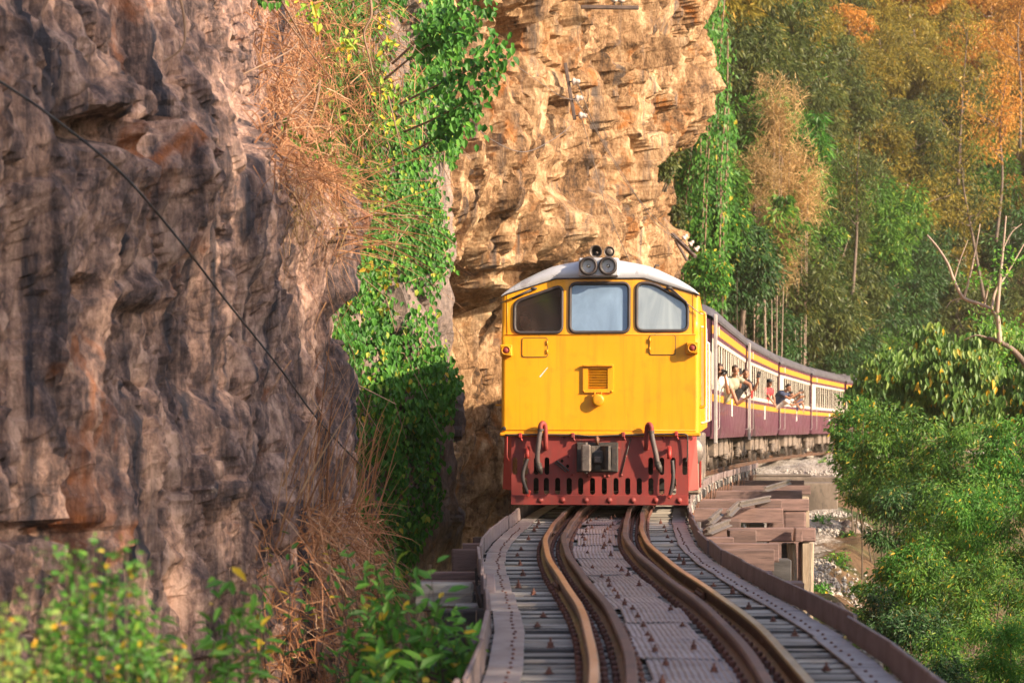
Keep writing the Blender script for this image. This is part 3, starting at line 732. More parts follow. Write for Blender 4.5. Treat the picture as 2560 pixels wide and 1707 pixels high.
baulk(*[P(1820, 0, 36.2).x, P(1888, 0, 36.2).x], 36.2, P(0, 1323, 36.2).z, .26, .3, 'baulk', name='packing_beam')
baulk(*[P(1820, 0, 31.6).x, P(1866, 0, 31.6).x], 31.6, P(0, 1406, 31.6).z, .14, .2, 'baulk', name='packing_beam')
for (px0, px1, py0, Yd, h) in ((1802, 1850, 1300, 39.0, .28), (1890, 1952, 1250, 46.3, .15), (1985, 2004, 1318, 36.6, .215)):
    baulk(P(px0, 0, Yd).x, P(px1, 0, Yd).x, Yd, P(0, py0, Yd).z, h, .24, name='packing_beam')
# posts
def post(px, Y, py0, w=.22, lean=0.0, mat='baulk_pale'):
    t = P(px, py0, Y); zb = gz(t.x, Y)-.6; m = MB()
    m.box((0, 0, (t.z+zb)/2-t.z), (w, w*.9, t.z-zb), Matrix.Rotation(lean, 3, 'Y'), .02); me = m.mesh('post')
    for v in me.vertices: v.co += Vector((random.uniform(-.02, .02), random.uniform(-.01, .01), 0))
    link('post', me, MAT[mat], trestle, t-RO)
for a in ((2016, 36.9, 1354, .13, 0), (2026, 36.7, 1354, .07, .01, 'baulk_pale'), (2006, 37.0, 1354, .14, 0, 'baulk'), (1982, 37.1, 1356, .11, -.04), (1992, 37.0, 1356, .07, -.05), (1968, 37.2, 1356, .16, 0, 'old_timber'), (1945, 33, 1396, .34, 0, 'old_timber'),
          (2012, 50.4, 1274, .2, 0), (1985, 50.5, 1274, .45, 0, 'baulk'), (1940, 45, 1306, .3, 0, 'baulk'), (1890, 45, 1306, .3, 0, 'old_timber'), (1905, 25.1, 1520, .26, 0, 'old_timber'), (1700, 25.1, 1520, .26, 0, 'old_timber'), (1450, 25.1, 1520, .26, 0, 'old_timber'),
          (1500, 31, 1440, .26, 0, 'old_timber'), (1850, 31, 1440, .26, 0, 'old_timber'), (1990, 57.5, 1250, .22, 0), (2010, 64, 1240, .22, 0)):
    post(*a)
for (Yd, x0, x1) in ((15, -.9, 2.9), (20, -.95, 2.95), (10, -1, 2.8)): baulk(x0, x1, Yd, -.76, .28, .28)
for (Yd) in (10, 15, 20):
    for xo in (-.9, .9): post(1280+(cx(Yd)+xo)/Yd*FPX, Yd, 1040+2.35*FPX/Yd, .26, 0, 'old_timber')
# left side packing seen beside the edge board
for (px0, px1, py0, Yd, h, mt) in ((1040, 1182, 1455, 20.5, .20, 'sleeper'), (1085, 1200, 1523, 18.6, .30, 'old_timber'), (1138, 1196, 1508, 19.2, .05, 'sleeper'), (1100, 1250, 1620, 16.0, .25, 'old_timber'), (1130, 1240, 1480, 21.5, .3, 'old_timber')):
    baulk(P(px0, 0, Yd).x, P(px1, 0, Yd).x, Yd, P(0, py0, Yd).z, h, .3, mt, name='packing_beam')
def strut(p0, p1, w, mat):
    m = MB(); d = p1-p0; q = d.to_track_quat('Z', 'Y').to_matrix(); m.box((p0+p1)/2-p0, (w, w*.6, d.length), q, .01); m.build('strut', MAT[mat], trestle, p0-RO)
strut(P(1205, 1470, 19.5), P(1228, 1540, 19.2), .11, 'old_timber'); strut(P(1228, 1540, 19.2), P(1178, 1600, 18.4), .11, 'old_timber'); strut(P(1192, 1580, 16.4), P(1182, 1720, 16), .08, 'edge_steel'); strut(P(1225, 1440, 20), P(1232, 1560, 18), .08, 'edge_steel'); strut(P(1232, 1560, 17.5), P(1236, 1707, 15), .08, 'edge_steel')

# scrap lengths of rail lying on the beams
def scrap(p0, p1, label, name='scrap_rail'):
    prof = rail_profile(.11); d = (p1-p0); L = d.length; m = MB(); n = len(prof)
    V = [(a, y, b+.11) for y in (0, L) for a, b in prof]; F = [(k, (k+1) % n, (k+1) % n+n, k+n) for k in range(n)]+[tuple(range(n)), tuple(range(2*n-1, n-1, -1))]
    m.add(V, F); o = m.build(name, MAT['steel_worn'], None, p0, (math.asin(d.z/L), 0, -math.atan2(d.x, d.y)))
    return tag(o, label, 'rail', 'scrap rails on the beam ends')
def on(px, py, Y): return P(px, py, Y)
scrap(on(1848, 1268, 42.0), on(1924, 1252, 46.5), 'long scrap rail leaning across the upper beams beside the concrete abutment steps')
scrap(on(1820, 1292, 38.8), on(1847, 1266, 42.5), 'short scrap rail slanting up behind the leaning long rail')
scrap(on(1774, 1312, 36.0), on(1802, 1287, 39.5), 'short scrap rail nearest the edge boards, upper of two')
scrap(on(1770, 1336, 34.5), on(1822, 1314, 37.5), 'scrap rail laid flat just above the lowest crossing beam')
scrap(on(1745, 1350, 33.4), on(1747, 1322, 35.2), 'scrap rail end pointing at the camera against the edge boards')
scrap(on(1912, 1229, 50.5), on(1974, 1209, 58.0), 'farthest scrap rail leading up to the concrete abutment')
m = MB(); m.tube(smooth_path([on(1770, 1352, 33.0), on(1780, 1374, 32.0), on(1798, 1389, 31.2), on(1815, 1398, 30.6)], 5), .035, 6)
tag(m.build('bent_bar', MAT['steel_dark']), 'dark bent steel bar resting on the big beam end', 'bar')

# concrete abutment where the viaduct meets the ballast
ab = tag(empty('concrete_abutment', (9.5, 77, -2)), 'stained concrete abutment block at the far end of the viaduct', 'abutment')
def block(px0, px1, py0, py1, Y, dep, nm):
    a = P(px0, py0, Y); b = P(px1, py1, Y); m = MB(); m.box(((a.x+b.x)/2-9.5, Y+dep/2-77, (a.z+b.z)/2+2), (b.x-a.x, dep, a.z-b.z), None, .03); m.build(nm, MAT['concrete'], ab)
block(1895, 2095, 1207, 1300, 76, 3.2, 'base_block'); block(1880, 2096, 1192, 1206, 77.6, 2.2, 'kerb_block'); block(1880, 2030, 1186, 1191.5, 77.8, 1.2, 'cap_block')
# ================================================================ locomotive
LY0 = 32.8
loco = tag(empty('diesel_locomotive', (1.2, LY0, 0), -math.atan(.088)), 'yellow and red diesel locomotive with silver roof coming round the curve', 'locomotive')
def lx(px): return (px-1499.0)/183.0
def lz(py): return (1040.0-py)/183.0+1.3
LLEN = 16.4
def fy(x, z):
    """how far the face leans back at (x, z)"""
    return (max(0.0, z-2.41)*math.tan(math.radians(6)) + (max(0.0, abs(x)-.475)*.05 if z > 2.409 else 0))
def lean(me, dy=0.0):
    for v in me.vertices: v.co.y += fy(v.co.x, v.co.z)+dy
    return me
def ztop(x):
    ax = abs(x); return float(np.interp(ax, [0, .60, 1.29, 1.36], [3.20, 3.20, 2.99, 2.955]))
def zroof(x):
    return float(np.interp(abs(x), [0, .15, .29, .48, .66, .80, .937, 1.08, 1.216, 1.29, 1.335, 1.36], [3.455, 3.452, 3.44, 3.405, 3.365, 3.31, 3.245, 3.175, 3.09, 3.035, 2.99, 2.958]))
# body shell: lower face, corners and sides
m = MB(); m.add([(-1.30, 0, 1.075), (1.30, 0, 1.075), (1.30, 0, 2.41), (-1.30, 0, 2.41)], [(0, 1, 2, 3)])
for s in (-1, 1):
    zl = [1.075, 1.6, 2.2, 2.409, 2.411, 2.6, 2.8, 2.985]; V = []
    for z in zl:
        f = fy(1.30, z)
        for (x, dy) in ((1.30, 0), (1.318, .004), (1.336, .016), (1.348, .035), (1.355, .065)): V.append((s*x, f+dy, z))
        V.append((s*1.355, LLEN, z))
    n = 6; F = [(i*n+k, i*n+k+1, (i+1)*n+k+1, (i+1)*n+k) for i in range(len(zl)-1) for k in range(n-1)]
    m.add(V, F, True)
m.add([(-1.355, LLEN, 1.075), (1.355, LLEN, 1.075), (1.355, LLEN, 2.97), (-1.355, LLEN, 2.97)], [(3, 2, 1, 0)])
m.add([(-1.30, -.0, 2.41), (-.475, 0, 2.41), (-.475, .05, 2.412), (-1.30, .05, 2.412)], [(0, 1, 2, 3)]); m.add([(1.30, -.0, 2.41), (.475, 0, 2.41), (.475, .05, 2.412), (1.30, .05, 2.412)], [(3, 2, 1, 0)])
shell = m.build('body_shell', MAT['yellow'], loco)
# window panels with real openings
wc = rrect(lx(1424), lz(830.5), lx(1572), lz(707), .085)
wl = rpoly([(lx(1284), lz(831)), (lx(1404), lz(831)), (lx(1404), lz(712)), (lx(1284), lz(752))], .10)
wr = rpoly([(lx(1591), lz(827)), (lx(1718), lz(827)), (lx(1718), lz(757)), (lx(1632), lz(708)), (lx(1591), lz(706))], .10)
panels = (([(-.475, 2.41), (.475, 2.41), (.475, 3.20), (-.475, 3.20)], wc), ([(-1.30, 2.412), (-.475, 2.412), (-.475, 3.20), (-.60, 3.20), (-1.29, 2.99), (-1.30, 2.985)], wl), ([(.475, 2.412), (1.30, 2.412), (1.30, 2.985), (1.29, 2.99), (.60, 3.20), (.475, 3.20)], wr))
for out, hole in panels:
    pn = link('window_panel', lean(filled('window_panel', [out, hole], .03)), MAT['yellow'], loco)
glasses = (('glass_blue', wc, 'dusty middle windscreen of the cab with blue sky reflection painted on'), ('glass_dark', wl, 'dark clear windscreen on the cliff side'), ('glass_pale', wr, 'valley side windscreen with pale sky reflection painted on'))
for mt, hole, lab in glasses:
    cxm = sum(p[0] for p in hole)/len(hole); czm = sum(p[1] for p in hole)/len(hole)
    w = link('windscreen', lean(filled('windscreen', [hole], 0.0), .022), MAT[mt], loco); w['label'] = lab
    big = [(cxm+(x-cxm)*1.0+.018*np.sign(x-cxm), czm+(z-czm)*1.0+.018*np.sign(z-czm)) for x, z in hole]
    sml = [(cxm+(x-cxm)*.955, czm+(z-czm)*.955) for x, z in hole]
    pts = [Vector((x, fy(x, z)-.006, z)) for x, z in hole]; pts.append(pts[0])
    mm = MB(); mm.tube(pts, .023, 8, False); mm.build('window_gasket', MAT['rubber'], w)
# cab lining, seen through the windscreens
m = MB(); a, b, c, d, e = 1.26, 1.2, 3.08, .24, 1.9
m.add([(-a, d, b), (a, d, b), (a, d, c-.2), (-a, d, c-.2), (-a, e, b), (a, e, b), (a, e, c-.2), (-a, e, c-.2), (-.5, d, c), (.5, d, c), (-.5, e, c), (.5, e, c)], [(4, 5, 6, 11, 10, 7), (0, 4, 7, 3), (1, 2, 6, 5), (0, 1, 5, 4), (3, 7, 10, 8), (8, 10, 11, 9), (9, 11, 6, 2)])
m.build('cab_lining', MAT['cab_inside'], loco)
m = MB(); m.box((0, .42, 2.28), (2.3, .3, .22), None, .02); m.box((-.8, .5, 2.45), (.3, .1, .12), None, .02); m.box((.45, .5, 2.43), (.4, .12, .1), None, .02); m.build('control_desk', MAT['steel_dark'], loco)
# roof: fascia bulges out over the face, then runs back
xs = [-1.36, -1.335, -1.29, -1.216, -1.08, -.937, -.80, -.66, -.6, -.48, -.29, -.15, 0, .15, .29, .48, .6, .66, .80, .937, 1.08, 1.216, 1.29, 1.335, 1.36]
rows = []
for k in range(5):
    r = []
    for x in xs:
        zt, zr = ztop(x), max(zroof(x), ztop(x)+.002); f = fy(x, zt)
        r.append({0: (x, f-.014, zt-.012), 1: (x, f-.034, zt+.22*(zr-zt)), 2: (x, f-.008, zt+.66*(zr-zt)), 3: (x, f+.10, zt+.955*(zr-zt)), 4: (x, f+.24, zr)}[k])
    rows.append(r)
rows.append([(x, LLEN, max(zroof(x), ztop(x)+.002)) for x in xs])
n = len(xs); m = MB(); m.add([p for r in rows for p in r], [(i*n+k, i*n+k+1, (i+1)*n+k+1, (i+1)*n+k) for i in range(len(rows)-1) for k in range(n-1)], True)
m.build('roof', MAT['silver'], loco)
m = MB(); m.tube([(x, fy(x, ztop(x))-.016, ztop(x)-.014) for x in xs], .009, 6); m.build('rain_strip', MAT['steel_dark'], loco)
m = MB(); m.tube([(lx(1632), .4, lz(668)), (lx(1636), .4, lz(659)), (lx(1646), .4, lz(660))], .012, 6); m.build('roof_hook', MAT['steel_dark'], loco)
# headlights
hb = MB(); hb.box((lx(1497), .03, lz(668)), (.545, .22, .25), None, .015); hbo = hb.build('headlight_box', MAT['silver'], loco)
for px in (1471.7, 1520.3):
    c = (lx(px), -.08, lz(666)); h = empty('headlight', c, 0, loco)
    q = MB(); q.lathe([(.118, .02), (.128, 0), (.130, -.05), (.118, -.085), (.098, -.09), (.09, -.06), (.088, .0)], (0, 0, 0), (0, 1, 0), 24); q.build('ring', MAT['rubber'], h)
    q = MB(); q.lathe([(.0001, .045), (.04, .038), (.07, .01), (.09, -.025)], (0, 0, 0), (0, 1, 0), 24); q.build('reflector', MAT['lamp_glass'], h)
    q = MB(); q.ell((0, .0, 0), (.03, .03, .03), 12, 8); q.build('bulb', MAT['lamp_glass'], h)
# horns
for px, py, r, L in ((1489.5, 629, .086, .25), (1523, 630, .072, .16)):
    hn = empty('horn', (lx(px), -.05, lz(py)), 0, loco); q = MB()
    q.lathe([(r*.80, .02), (r*.72, .06), (r*.45, L*.5), (r*.32, L), (r*.30, L+.15), (.0001, L+.15)], (0, 0, 0), (0, 1, 0), 20)
    q.lathe([(r*.72, .055), (r*.80, .02), (r, 0), (r*1.03, -.012), (r*.98, -.014), (r*.7, .03), (r*.4, L*.45), (.0001, L*.5)], (0, 0, 0), (0, 1, 0), 24); q.build('bell', MAT['steel_worn'], hn)
    q = MB(); q.lathe([(.022, .05), (.02, -.0), (.004, -.03)], (.012, 0, -.02), (0, 1, 0), 10) if r > .08 else q.lathe([(.05, .02), (.05, -.004), (.025, -.012), (.0001, -.014)], (0, 0, 0), (0, 1, 0), 12)
    q.build('core', MAT['steel_worn'], hn)
# sill, side marker lights, hatches
m = MB(); m.box((0, .0, 1.052), (2.745, .06, .05), None, .012); m.build('face_sill', MAT['yellow_trim'], loco)
m = MB(); m.tube([(-1.31, -.004, 2.412), (1.31, -.004, 2.412)], .006, 6); m.tube([(-1.30, -.002, 1.108), (1.31, -.002, 1.112)], .005, 6); m.build('weld_seam', MAT['yellow_trim'], loco)
for s in (-1, 1): 
    m = MB(); m.tube([(s*1.275, fy(1.27, 2.42)-.003, 2.42), (s*1.275, fy(1.27, 2.96)-.003, 2.965)], .006, 6); m.build('weld_seam', MAT['yellow_trim'], loco)
for px, py, s in ((1265, 875.5, -1), (1730, 870.5, 1)):
    ml = empty('marker_light', (lx(px), 0, lz(py)), 0, loco)
    q = MB(); q.box((0, -.045, 0), (.162, .13, .162), None, .012); q.build('housing', MAT['yellow_trim'], ml)
    q = MB(); q.lathe([(.062, -.10), (.066, -.12), (.058, -.135), (.048, -.12), (.046, -.105)], (0, 0, 0), (0, 1, 0), 20); q.build('ring', MAT['yellow_trim'], ml)
    q = MB(); q.ell((0, -.11, 0), (.042, .03, .042), 14, 8); q.build('lens', MAT['red'], ml)
def hatch(x0, y0, x1, y1, hs):
    hc = empty('access_hatch', (lx((x0+x1)/2), 0, lz((y0+y1)/2)), 0, loco); w, h = (x1-x0)/183/2, (y1-y0)/183/2
    q = link('hatch_door', filled('hatch_door', [rrect(-w, -h, w, h, .03)], .012), MAT['yellow'], hc, (0, -.012, 0))
    q = MB(); pts = [Vector((x, -.006, z)) for x, z in rrect(-w-.006, -h-.006, w+.006, h+.006, .033)]; q.tube(pts+[pts[0]], .0045, 5, False); q.build('gap_line', MAT['steel_dark'], hc)
    for zz in (.5, -.45):
        q = MB(); q.cyl((hs*w, -.018, zz*h-.03), (hs*w, -.018, zz*h+.03), .012, 8); q.box((hs*(w-.012), -.014, zz*h), (.03, .008, .05)); q.build('hinge', MAT['yellow_trim'], hc)
hatch(1305, 845, 1367, 891, 1); hatch(1624, 839, 1687, 886, -1)
# louvred grille and round cover
gr = empty('louvre_grille', (lx(1494.5), 0, lz(946.5)), 0, loco); w, h = 37.5/183, 34.5/183
q = link('grille_frame', filled('grille_frame', [rrect(-w, -h, w, h, .01), rrect(-.134, -.137, .134, .137, .004)], .03), MAT['yellow'], gr, (0, -.03, 0))
q = MB(); q.box((0, -.04, h-.008), (2*w+.01, .05, .03), None, .006); q.build('drip_cap', MAT['yellow_trim'], gr)
for k in range(12):
    q = MB(); q.box((0, -.012, -.132+.264*(k+.5)/12), (.266, .024, .006), Matrix.Rotation(-.7, 3, 'X')); q.build('louvre_slat', MAT['yellow_trim'], gr)
q = MB(); q.box((0, -.001, 0), (.27, .004, .275)); q.build('grille_back', MAT['steel_dark'], gr)
for sx in (-1, 1):
    for sz in (-1, 1):
        q = MB(); q.lathe([(.014, 0), (.014, -.008), (.008, -.012), (.0001, -.012)], (sx*(w-.015), -.03, sz*(h-.02)), (0, 1, 0), 8); q.build('bolt', MAT['yellow_trim'], gr)
sc = empty('socket_cover', (lx(1495), 0, lz(1000)), 0, loco)
q = MB(); q.lathe([(.078, 0), (.082, -.06), (.086, -.075), (.082, -.09), (.05, -.096), (.0001, -.096)], (0, 0, 0), (0, 1, 0), 26); q.build('cap', MAT['yellow_trim'], sc)
for s in (-1, 1):
    q = MB(); q.box((s*.045, -.05, .085), (.018, .05, .06), None, .004); q.build('hinge', MAT['yellow_trim'], sc)
q = MB(); q.add([(lx(1347), -.002, lz(941)), (lx(1350), -.002, lz(942.5)), (lx(1369), -.002, lz(918.5)), (lx(1368), -.002, lz(917))], [(0, 1, 2, 3)]); q.build('scuff_mark', MAT['white_paint'], loco)
q = MB(); q.ell((lx(1258), -.008, lz(1070)), (.03, .01, .025), 9, 6); q.box((lx(1257), -.006, lz(1073)), (.07, .008, .03), None, .003); q.build('torn_corner', MAT['black'], loco)
# wipers
for pts, blade in ((((1333, 720), (1322, 723), (1300, 733), (1247, 757)), ((1332, 721), (1278, 745))), (((1664, 716), (1690, 738), (1722, 763), (1750, 785)), ((1668, 714), (1716, 757)))):
    wp = empty('wiper', (0, -.04, 0), 0, loco)
    q = MB(); q.tube([(lx(x), fy(lx(x), lz(y)), lz(y)) for x, y in pts], .007, 6); q.build('arm', MAT['steel_worn'], wp)
    q = MB(); q.tube([(lx(x), fy(lx(x), lz(y)), lz(y)) for x, y in blade], .014, 6); q.build('blade', MAT['rubber'], wp)
    x, y = pts[0] if blade[0][0] < 1400 else (1672, 720); q = MB(); q.ell((lx(x), fy(lx(x), lz(y))+.01, lz(y)), (.045, .04, .022), 10, 6); q.build('motor', MAT['steel_dark'], wp)
# red pilot panel with slots
np_ = empty('pilot_panel', (0, .02, 0), 0, loco)
z0, z1 = .215, 1.045; slots = []
for px in (1338.8, 1364.8, 1393, 1422, 1450.8, 1480.4, 1510, 1539.3, 1568.6, 1597.4, 1626.5, 1653.6, 1683.4, 1310.2): slots.append(rrect(lx(px)-.035, lz(1236), lx(px)+.035, lz(1194), .034))
for px in (1285.5, 1312.2, 1339, 1366, 1626, 1653.6, 1682, 1711): slots.append(rrect(lx(px)-.033, lz(1186.6), lx(px)+.033, lz(1143), .032))
for px, py in ((1404, 1152), (1418, 1165)): slots.append([(lx(px)+.022*math.cos(k*math.pi/5), lz(py)+.022*math.sin(k*math.pi/5)) for k in range(10)])
link('slotted_plate', filled('slotted_plate', [[(-1.215, z0), (1.208, z0), (1.208, z1), (-1.215, z1)]]+slots, .018), MAT['red'], np_)
for s in (-1, 1):
    q = MB(); q.add([(s*1.21, 0, .285), (s*1.345, .11, .30), (s*1.315, .11, 1.045), (s*1.21, 0, 1.045), (s*1.21, .018, .285), (s*1.34, .13, .30), (s*1.31, .13, 1.045), (s*1.21, .018, 1.045)], [(0, 1, 2, 3), (7, 6, 5, 4), (0, 4, 5, 1)]); q.build('wing_plate', MAT['red_bright'], np_)
q = MB(); q.box((lx(1498), -.025, (lz(1262)+lz(1237.5))/2), (444/183, .05, 24.5/183), None, .006); q.build('guard_bar', MAT['red'], np_)
for x in (588, 805, 1035, 1265, 1497, 1720, 1947):
    q = MB(); q.lathe([(.044, 0), (.044, -.004), (.022, -.006), (.022, -.022), (.012, -.026), (.0001, -.026)], (lx(1200+x/3.92), -.05, lz(1250)), (0, 1, 0), 12); q.build('bolt', MAT['red'], np_)
for px, py in ((1421, 1140), (1431, 1186), (1470, 1189), (1510, 1189), (1520, 1189), (1553, 1187), (1564, 1140), (1576, 1094), (1409, 1094), (1658, 1093), (1545, 1120)):
    q = MB(); q.lathe([(.02, 0), (.02, -.012), (.011, -.018), (.0001, -.018)], (lx(px), 0, lz(py)), (0, 1, 0), 8); q.build('bolt', MAT['red'], np_)
q = MB(); q.tube([(lx(1576), -.012, lz(1096)), (lx(1552), -.012, lz(1185))], .008, 6); q.build('rod', MAT['steel_dark'], np_)
q = MB(); q.box((lx(1406), -.02, lz(1164)), (.22, .03, .022), Matrix.Rotation(.68, 3, 'Y'), .004); q.box((lx(1401), -.015, lz(1168)), (.20, .03, .014), Matrix.Rotation(.68, 3, 'Y'), .003); q.build('foot_bracket', MAT['steel_dark'], np_)
# coupler
cp = empty('coupler', (lx(1493), .0, 0), 0, loco)
q = MB(); q.box((0, -.0, lz(1142.5)), (104/183, .05, 75/183), None, .01); q.build('mounting_plate', MAT['steel_dark'], cp)
q = link('plate_frame', filled('plate_frame', [rrect(-.27, lz(1176), .27, lz(1109), .03), rrect(-.20, lz(1168), .20, lz(1117), .03)], .03), MAT['steel_dark'], cp, (0, -.055, 0))
q = MB(); q.box((0, -.12, lz(1143)), (.22, .2, .2), None, .02); q.build('shank', MAT['steel_dark'], cp)
zb, zt = lz(1178), lz(1110)
q = MB(); q.prism([(-.20, -.10), (-.20, -.33), (-.16, -.37), (-.07, -.37), (-.06, -.24), (-.02, -.19), (.05, -.18), (.10, -.24), (.13, -.39), (.17, -.41), (.20, -.38), (.19, -.20), (.15, -.10)], zb+.03, zt-.02, 'z'); q.build('head', MAT['steel_dark'], cp)
q = MB(); q.box((-.135, -.35, (zb+zt)/2), (.13, .10, zt-zb), None, .02); q.cyl((-.135, -.36, zb-.02), (-.135, -.36, zt+.03), .022, 10); q.build('knuckle', MAT['steel_worn'], cp)
q = MB(); q.box((.02, -.26, lz(1148)), (.10, .10, .085), None, .012); q.build('lock_block', MAT['steel_worn'], cp)
q = MB(); q.tube([(0, -.05, lz(1110)), (0, -.10, lz(1100)), (0, -.06, lz(1092))], .02, 8); q.box((0, -.06, lz(1098)), (.06, .03, .05), None, .006); q.build('release_lever', MAT['rail_rust'], cp)
# hoses
def corrugated(pts, r):
    pts = smooth_path(pts, 26); R = [r*(1.0 if k % 2 else .86) for k in range(len(pts))]; q = MB(); q.tube(pts, R, 10); return q
for hs, top in (([(1352, 1072, -.12), (1348, 1100, -.13), (1344, 1140, -.12), (1346, 1164, -.10)], (1357, 1060)), ([(1628, 1077, -.12), (1632, 1100, -.13), (1640, 1136, -.12), (1644, 1160, -.10)], (1627, 1063))):
    ho = empty('vacuum_hose', (0, 0, 0), 0, loco)
    corrugated([(lx(a), c, lz(b)) for a, b, c in hs], .037).build('hose_tube', MAT['hose'], ho)
    q = MB(); s = 1 if top[0] < 1500 else -1
    q.tube(smooth_path([(lx(hs[0][0]), -.12, lz(hs[0][1]+4)), (lx(hs[0][0]), -.12, lz(top[1]+4)), (lx(hs[0][0])+s*.03, -.10, lz(top[1]-3)), (lx(hs[0][0])+s*.06, -.07, lz(top[1]+8)), (lx(hs[0][0])+s*.065, -.04, lz(1110)), (lx(hs[0][0])+s*.065, .0, lz(1122))], 5), .034, 10); q.build('standpipe', MAT['red'], ho)
    q = MB(); q.lathe([(.048, -.015), (.048, .015)], (lx(hs[0][0]), -.12, lz(hs[0][1]+2)), (0, 0, 1), 12); q.lathe([(.046, -.02), (.046, .02)], (lx(hs[-1][0]), -.10, lz(hs[-1][1]-4)), (0, 0, 1), 12); q.build('clamp', MAT['steel_dark'], ho)
    q = MB(); q.tube([(lx(hs[-1][0]), -.10, lz(hs[-1][1]-3)), (lx(hs[-1][0])+.02, -.10, lz(hs[-1][1]+8)), (lx(hs[-1][0])+.045, -.09, lz(hs[-1][1]+20))], [.042, .045, .018], 10); q.build('end_fitting', MAT['steel_dark'], ho)
for hs in ([(1318.6, 1124, -.06), (1319, 1146, -.10), (1308.4, 1180, -.12), (1310, 1206, -.12), (1321, 1234, -.09)], [(1673, 1124, -.06), (1680, 1150, -.10), (1682.5, 1180, -.12), (1681, 1206, -.12), (1674.5, 1237, -.09)]):
    ho = empty('brake_hose', (0, 0, 0), 0, loco)
    q = MB(); q.tube(smooth_path([(lx(a), c, lz(b)) for a, b, c in hs[1:]], 7), .026, 10); q.build('hose_tube', MAT['rubber'], ho)
    q = MB(); a, b, c = hs[0]; q.tube([(lx(a), .0, lz(b-2)), (lx(a), -.07, lz(b)), (lx(a), -.10, lz(b+10)), (lx(a), -.10, lz(b+22))], .03, 8); q.box((lx(a), -.06, lz(b-3)), (.05, .05, .07), None, .008); q.build('valve', MAT['red_bright'], ho)
    q = MB(); a, b, c = hs[-1]; q.box((lx(a), -.09, lz(b-1)), (.05, .05, .10), Matrix.Rotation(.3, 3, 'Y'), .012); q.build('end_fitting', MAT['red_bright'], ho)
q = MB(); q.tube(smooth_path([(lx(1262), -.04, lz(1087)), (lx(1340), -.05, lz(1086)), (lx(1430), -.04, lz(1087)), (lx(1480), -.05, lz(1090)), (lx(1560), -.04, lz(1087)), (lx(1690), -.05, lz(1084)), (lx(1714), -.05, lz(1086)), (lx(1718), -.04, lz(1096)), (lx(1718), -.03, lz(1140)), (lx(1713), -.02, lz(1153))], 6), .011, 6); q.build('cable_pipe', MAT['steel_dark'], loco)
q = MB(); q.tube([(lx(1267), -.03, lz(1090)), (lx(1266), -.03, lz(1142)), (lx(1272), -.03, lz(1152))], .009, 6); q.build('cable_pipe', MAT['red_bright'], loco)
for px, py, mt in ((1300, 1088, 'red_bright'), (1432, 1088, 'red'), (1558, 1086, 'red'), (1690, 1084, 'red_bright')):
    q = MB(); q.box((lx(px), -.04, lz(py)), (.05, .06, .07), None, .01); q.tube([(lx(px), -.04, lz(py+4)), (lx(px)+.03, -.06, lz(py+14))], .014, 6); q.build('cable_clip', MAT[mt], loco)
# underframe and side gear
q = MB(); q.box((0, 1.0, .64), (2.0, .9, .75), None, .02); q.box((0, LLEN/2+.4, .92), (2.5, LLEN-1.2, .26), None, .02); q.build('underframe', MAT['black'], loco)
q = MB(); q.box((0, 8.3, .62), (2.3, 4.6, .85), None, .08); q.build('sun_block_box', MAT['steel_dark'], loco)  # block added to stop sunlight passing under the body
for k in range(9):
    q = MB(); y = 1.6+k*1.62; q.box((1.16, y, .66-.06*(k % 3)), (.34, 1.45-.15*(k % 2), .68+.1*(k % 3)), None, .03); q.build('equipment_box', MAT['steel_worn' if k % 2 else 'bogie'], loco)  # side boxes, enlarged to close the light gap under the body
q = MB(); q.lathe([(.0001, -.12), (.20, -.12), (.22, -.08), (.22, .3), (.0001, .34)], (1.20, .28, .82), (0, 1, 0), 16); q.build('air_tank', MAT['steel_worn'], loco)
q = MB(); q.box((1.36, .75, .62), (.03, .10, .62), Matrix.Rotation(.12, 3, 'X'), .006); q.build('step_plate', MAT['red_bright'], loco)
for (y, z0_, z1_, mt) in ((.35, 1.42, 2.74, 'yellow_trim'), (.95, 1.42, 2.74, 'white_paint'), (2.3, 1.2, 2.6, 'white_paint'), (9.5, 1.2, 2.6, 'white_paint'), (15.6, 1.2, 2.6, 'pole_grey')):
    q = MB(); q.tube(smooth_path([(1.355, y, z1_), (1.42, y, z1_-.02), (1.43, y, z1_-.1), (1.43, y, (z0_+z1_)/2), (1.43, y, z0_+.1), (1.42, y, z0_+.02), (1.355, y, z0_)], 4), .017, 8); q.build('handrail', MAT[mt], loco)
for k in range(10):
    q = MB(); q.box((1.362, 1.3+k*1.45, 2.0), (.02, .9, 1.1), None, .004); q.build('side_door', MAT['steel_worn' if k % 2 else 'yellow_trim'], loco)
q = MB(); q.tube([(-1.36, .2, lz(1012)), (-1.45, .2, lz(1012))], .012, 6); q.build('mirror_bracket', MAT['yellow_trim'], loco)
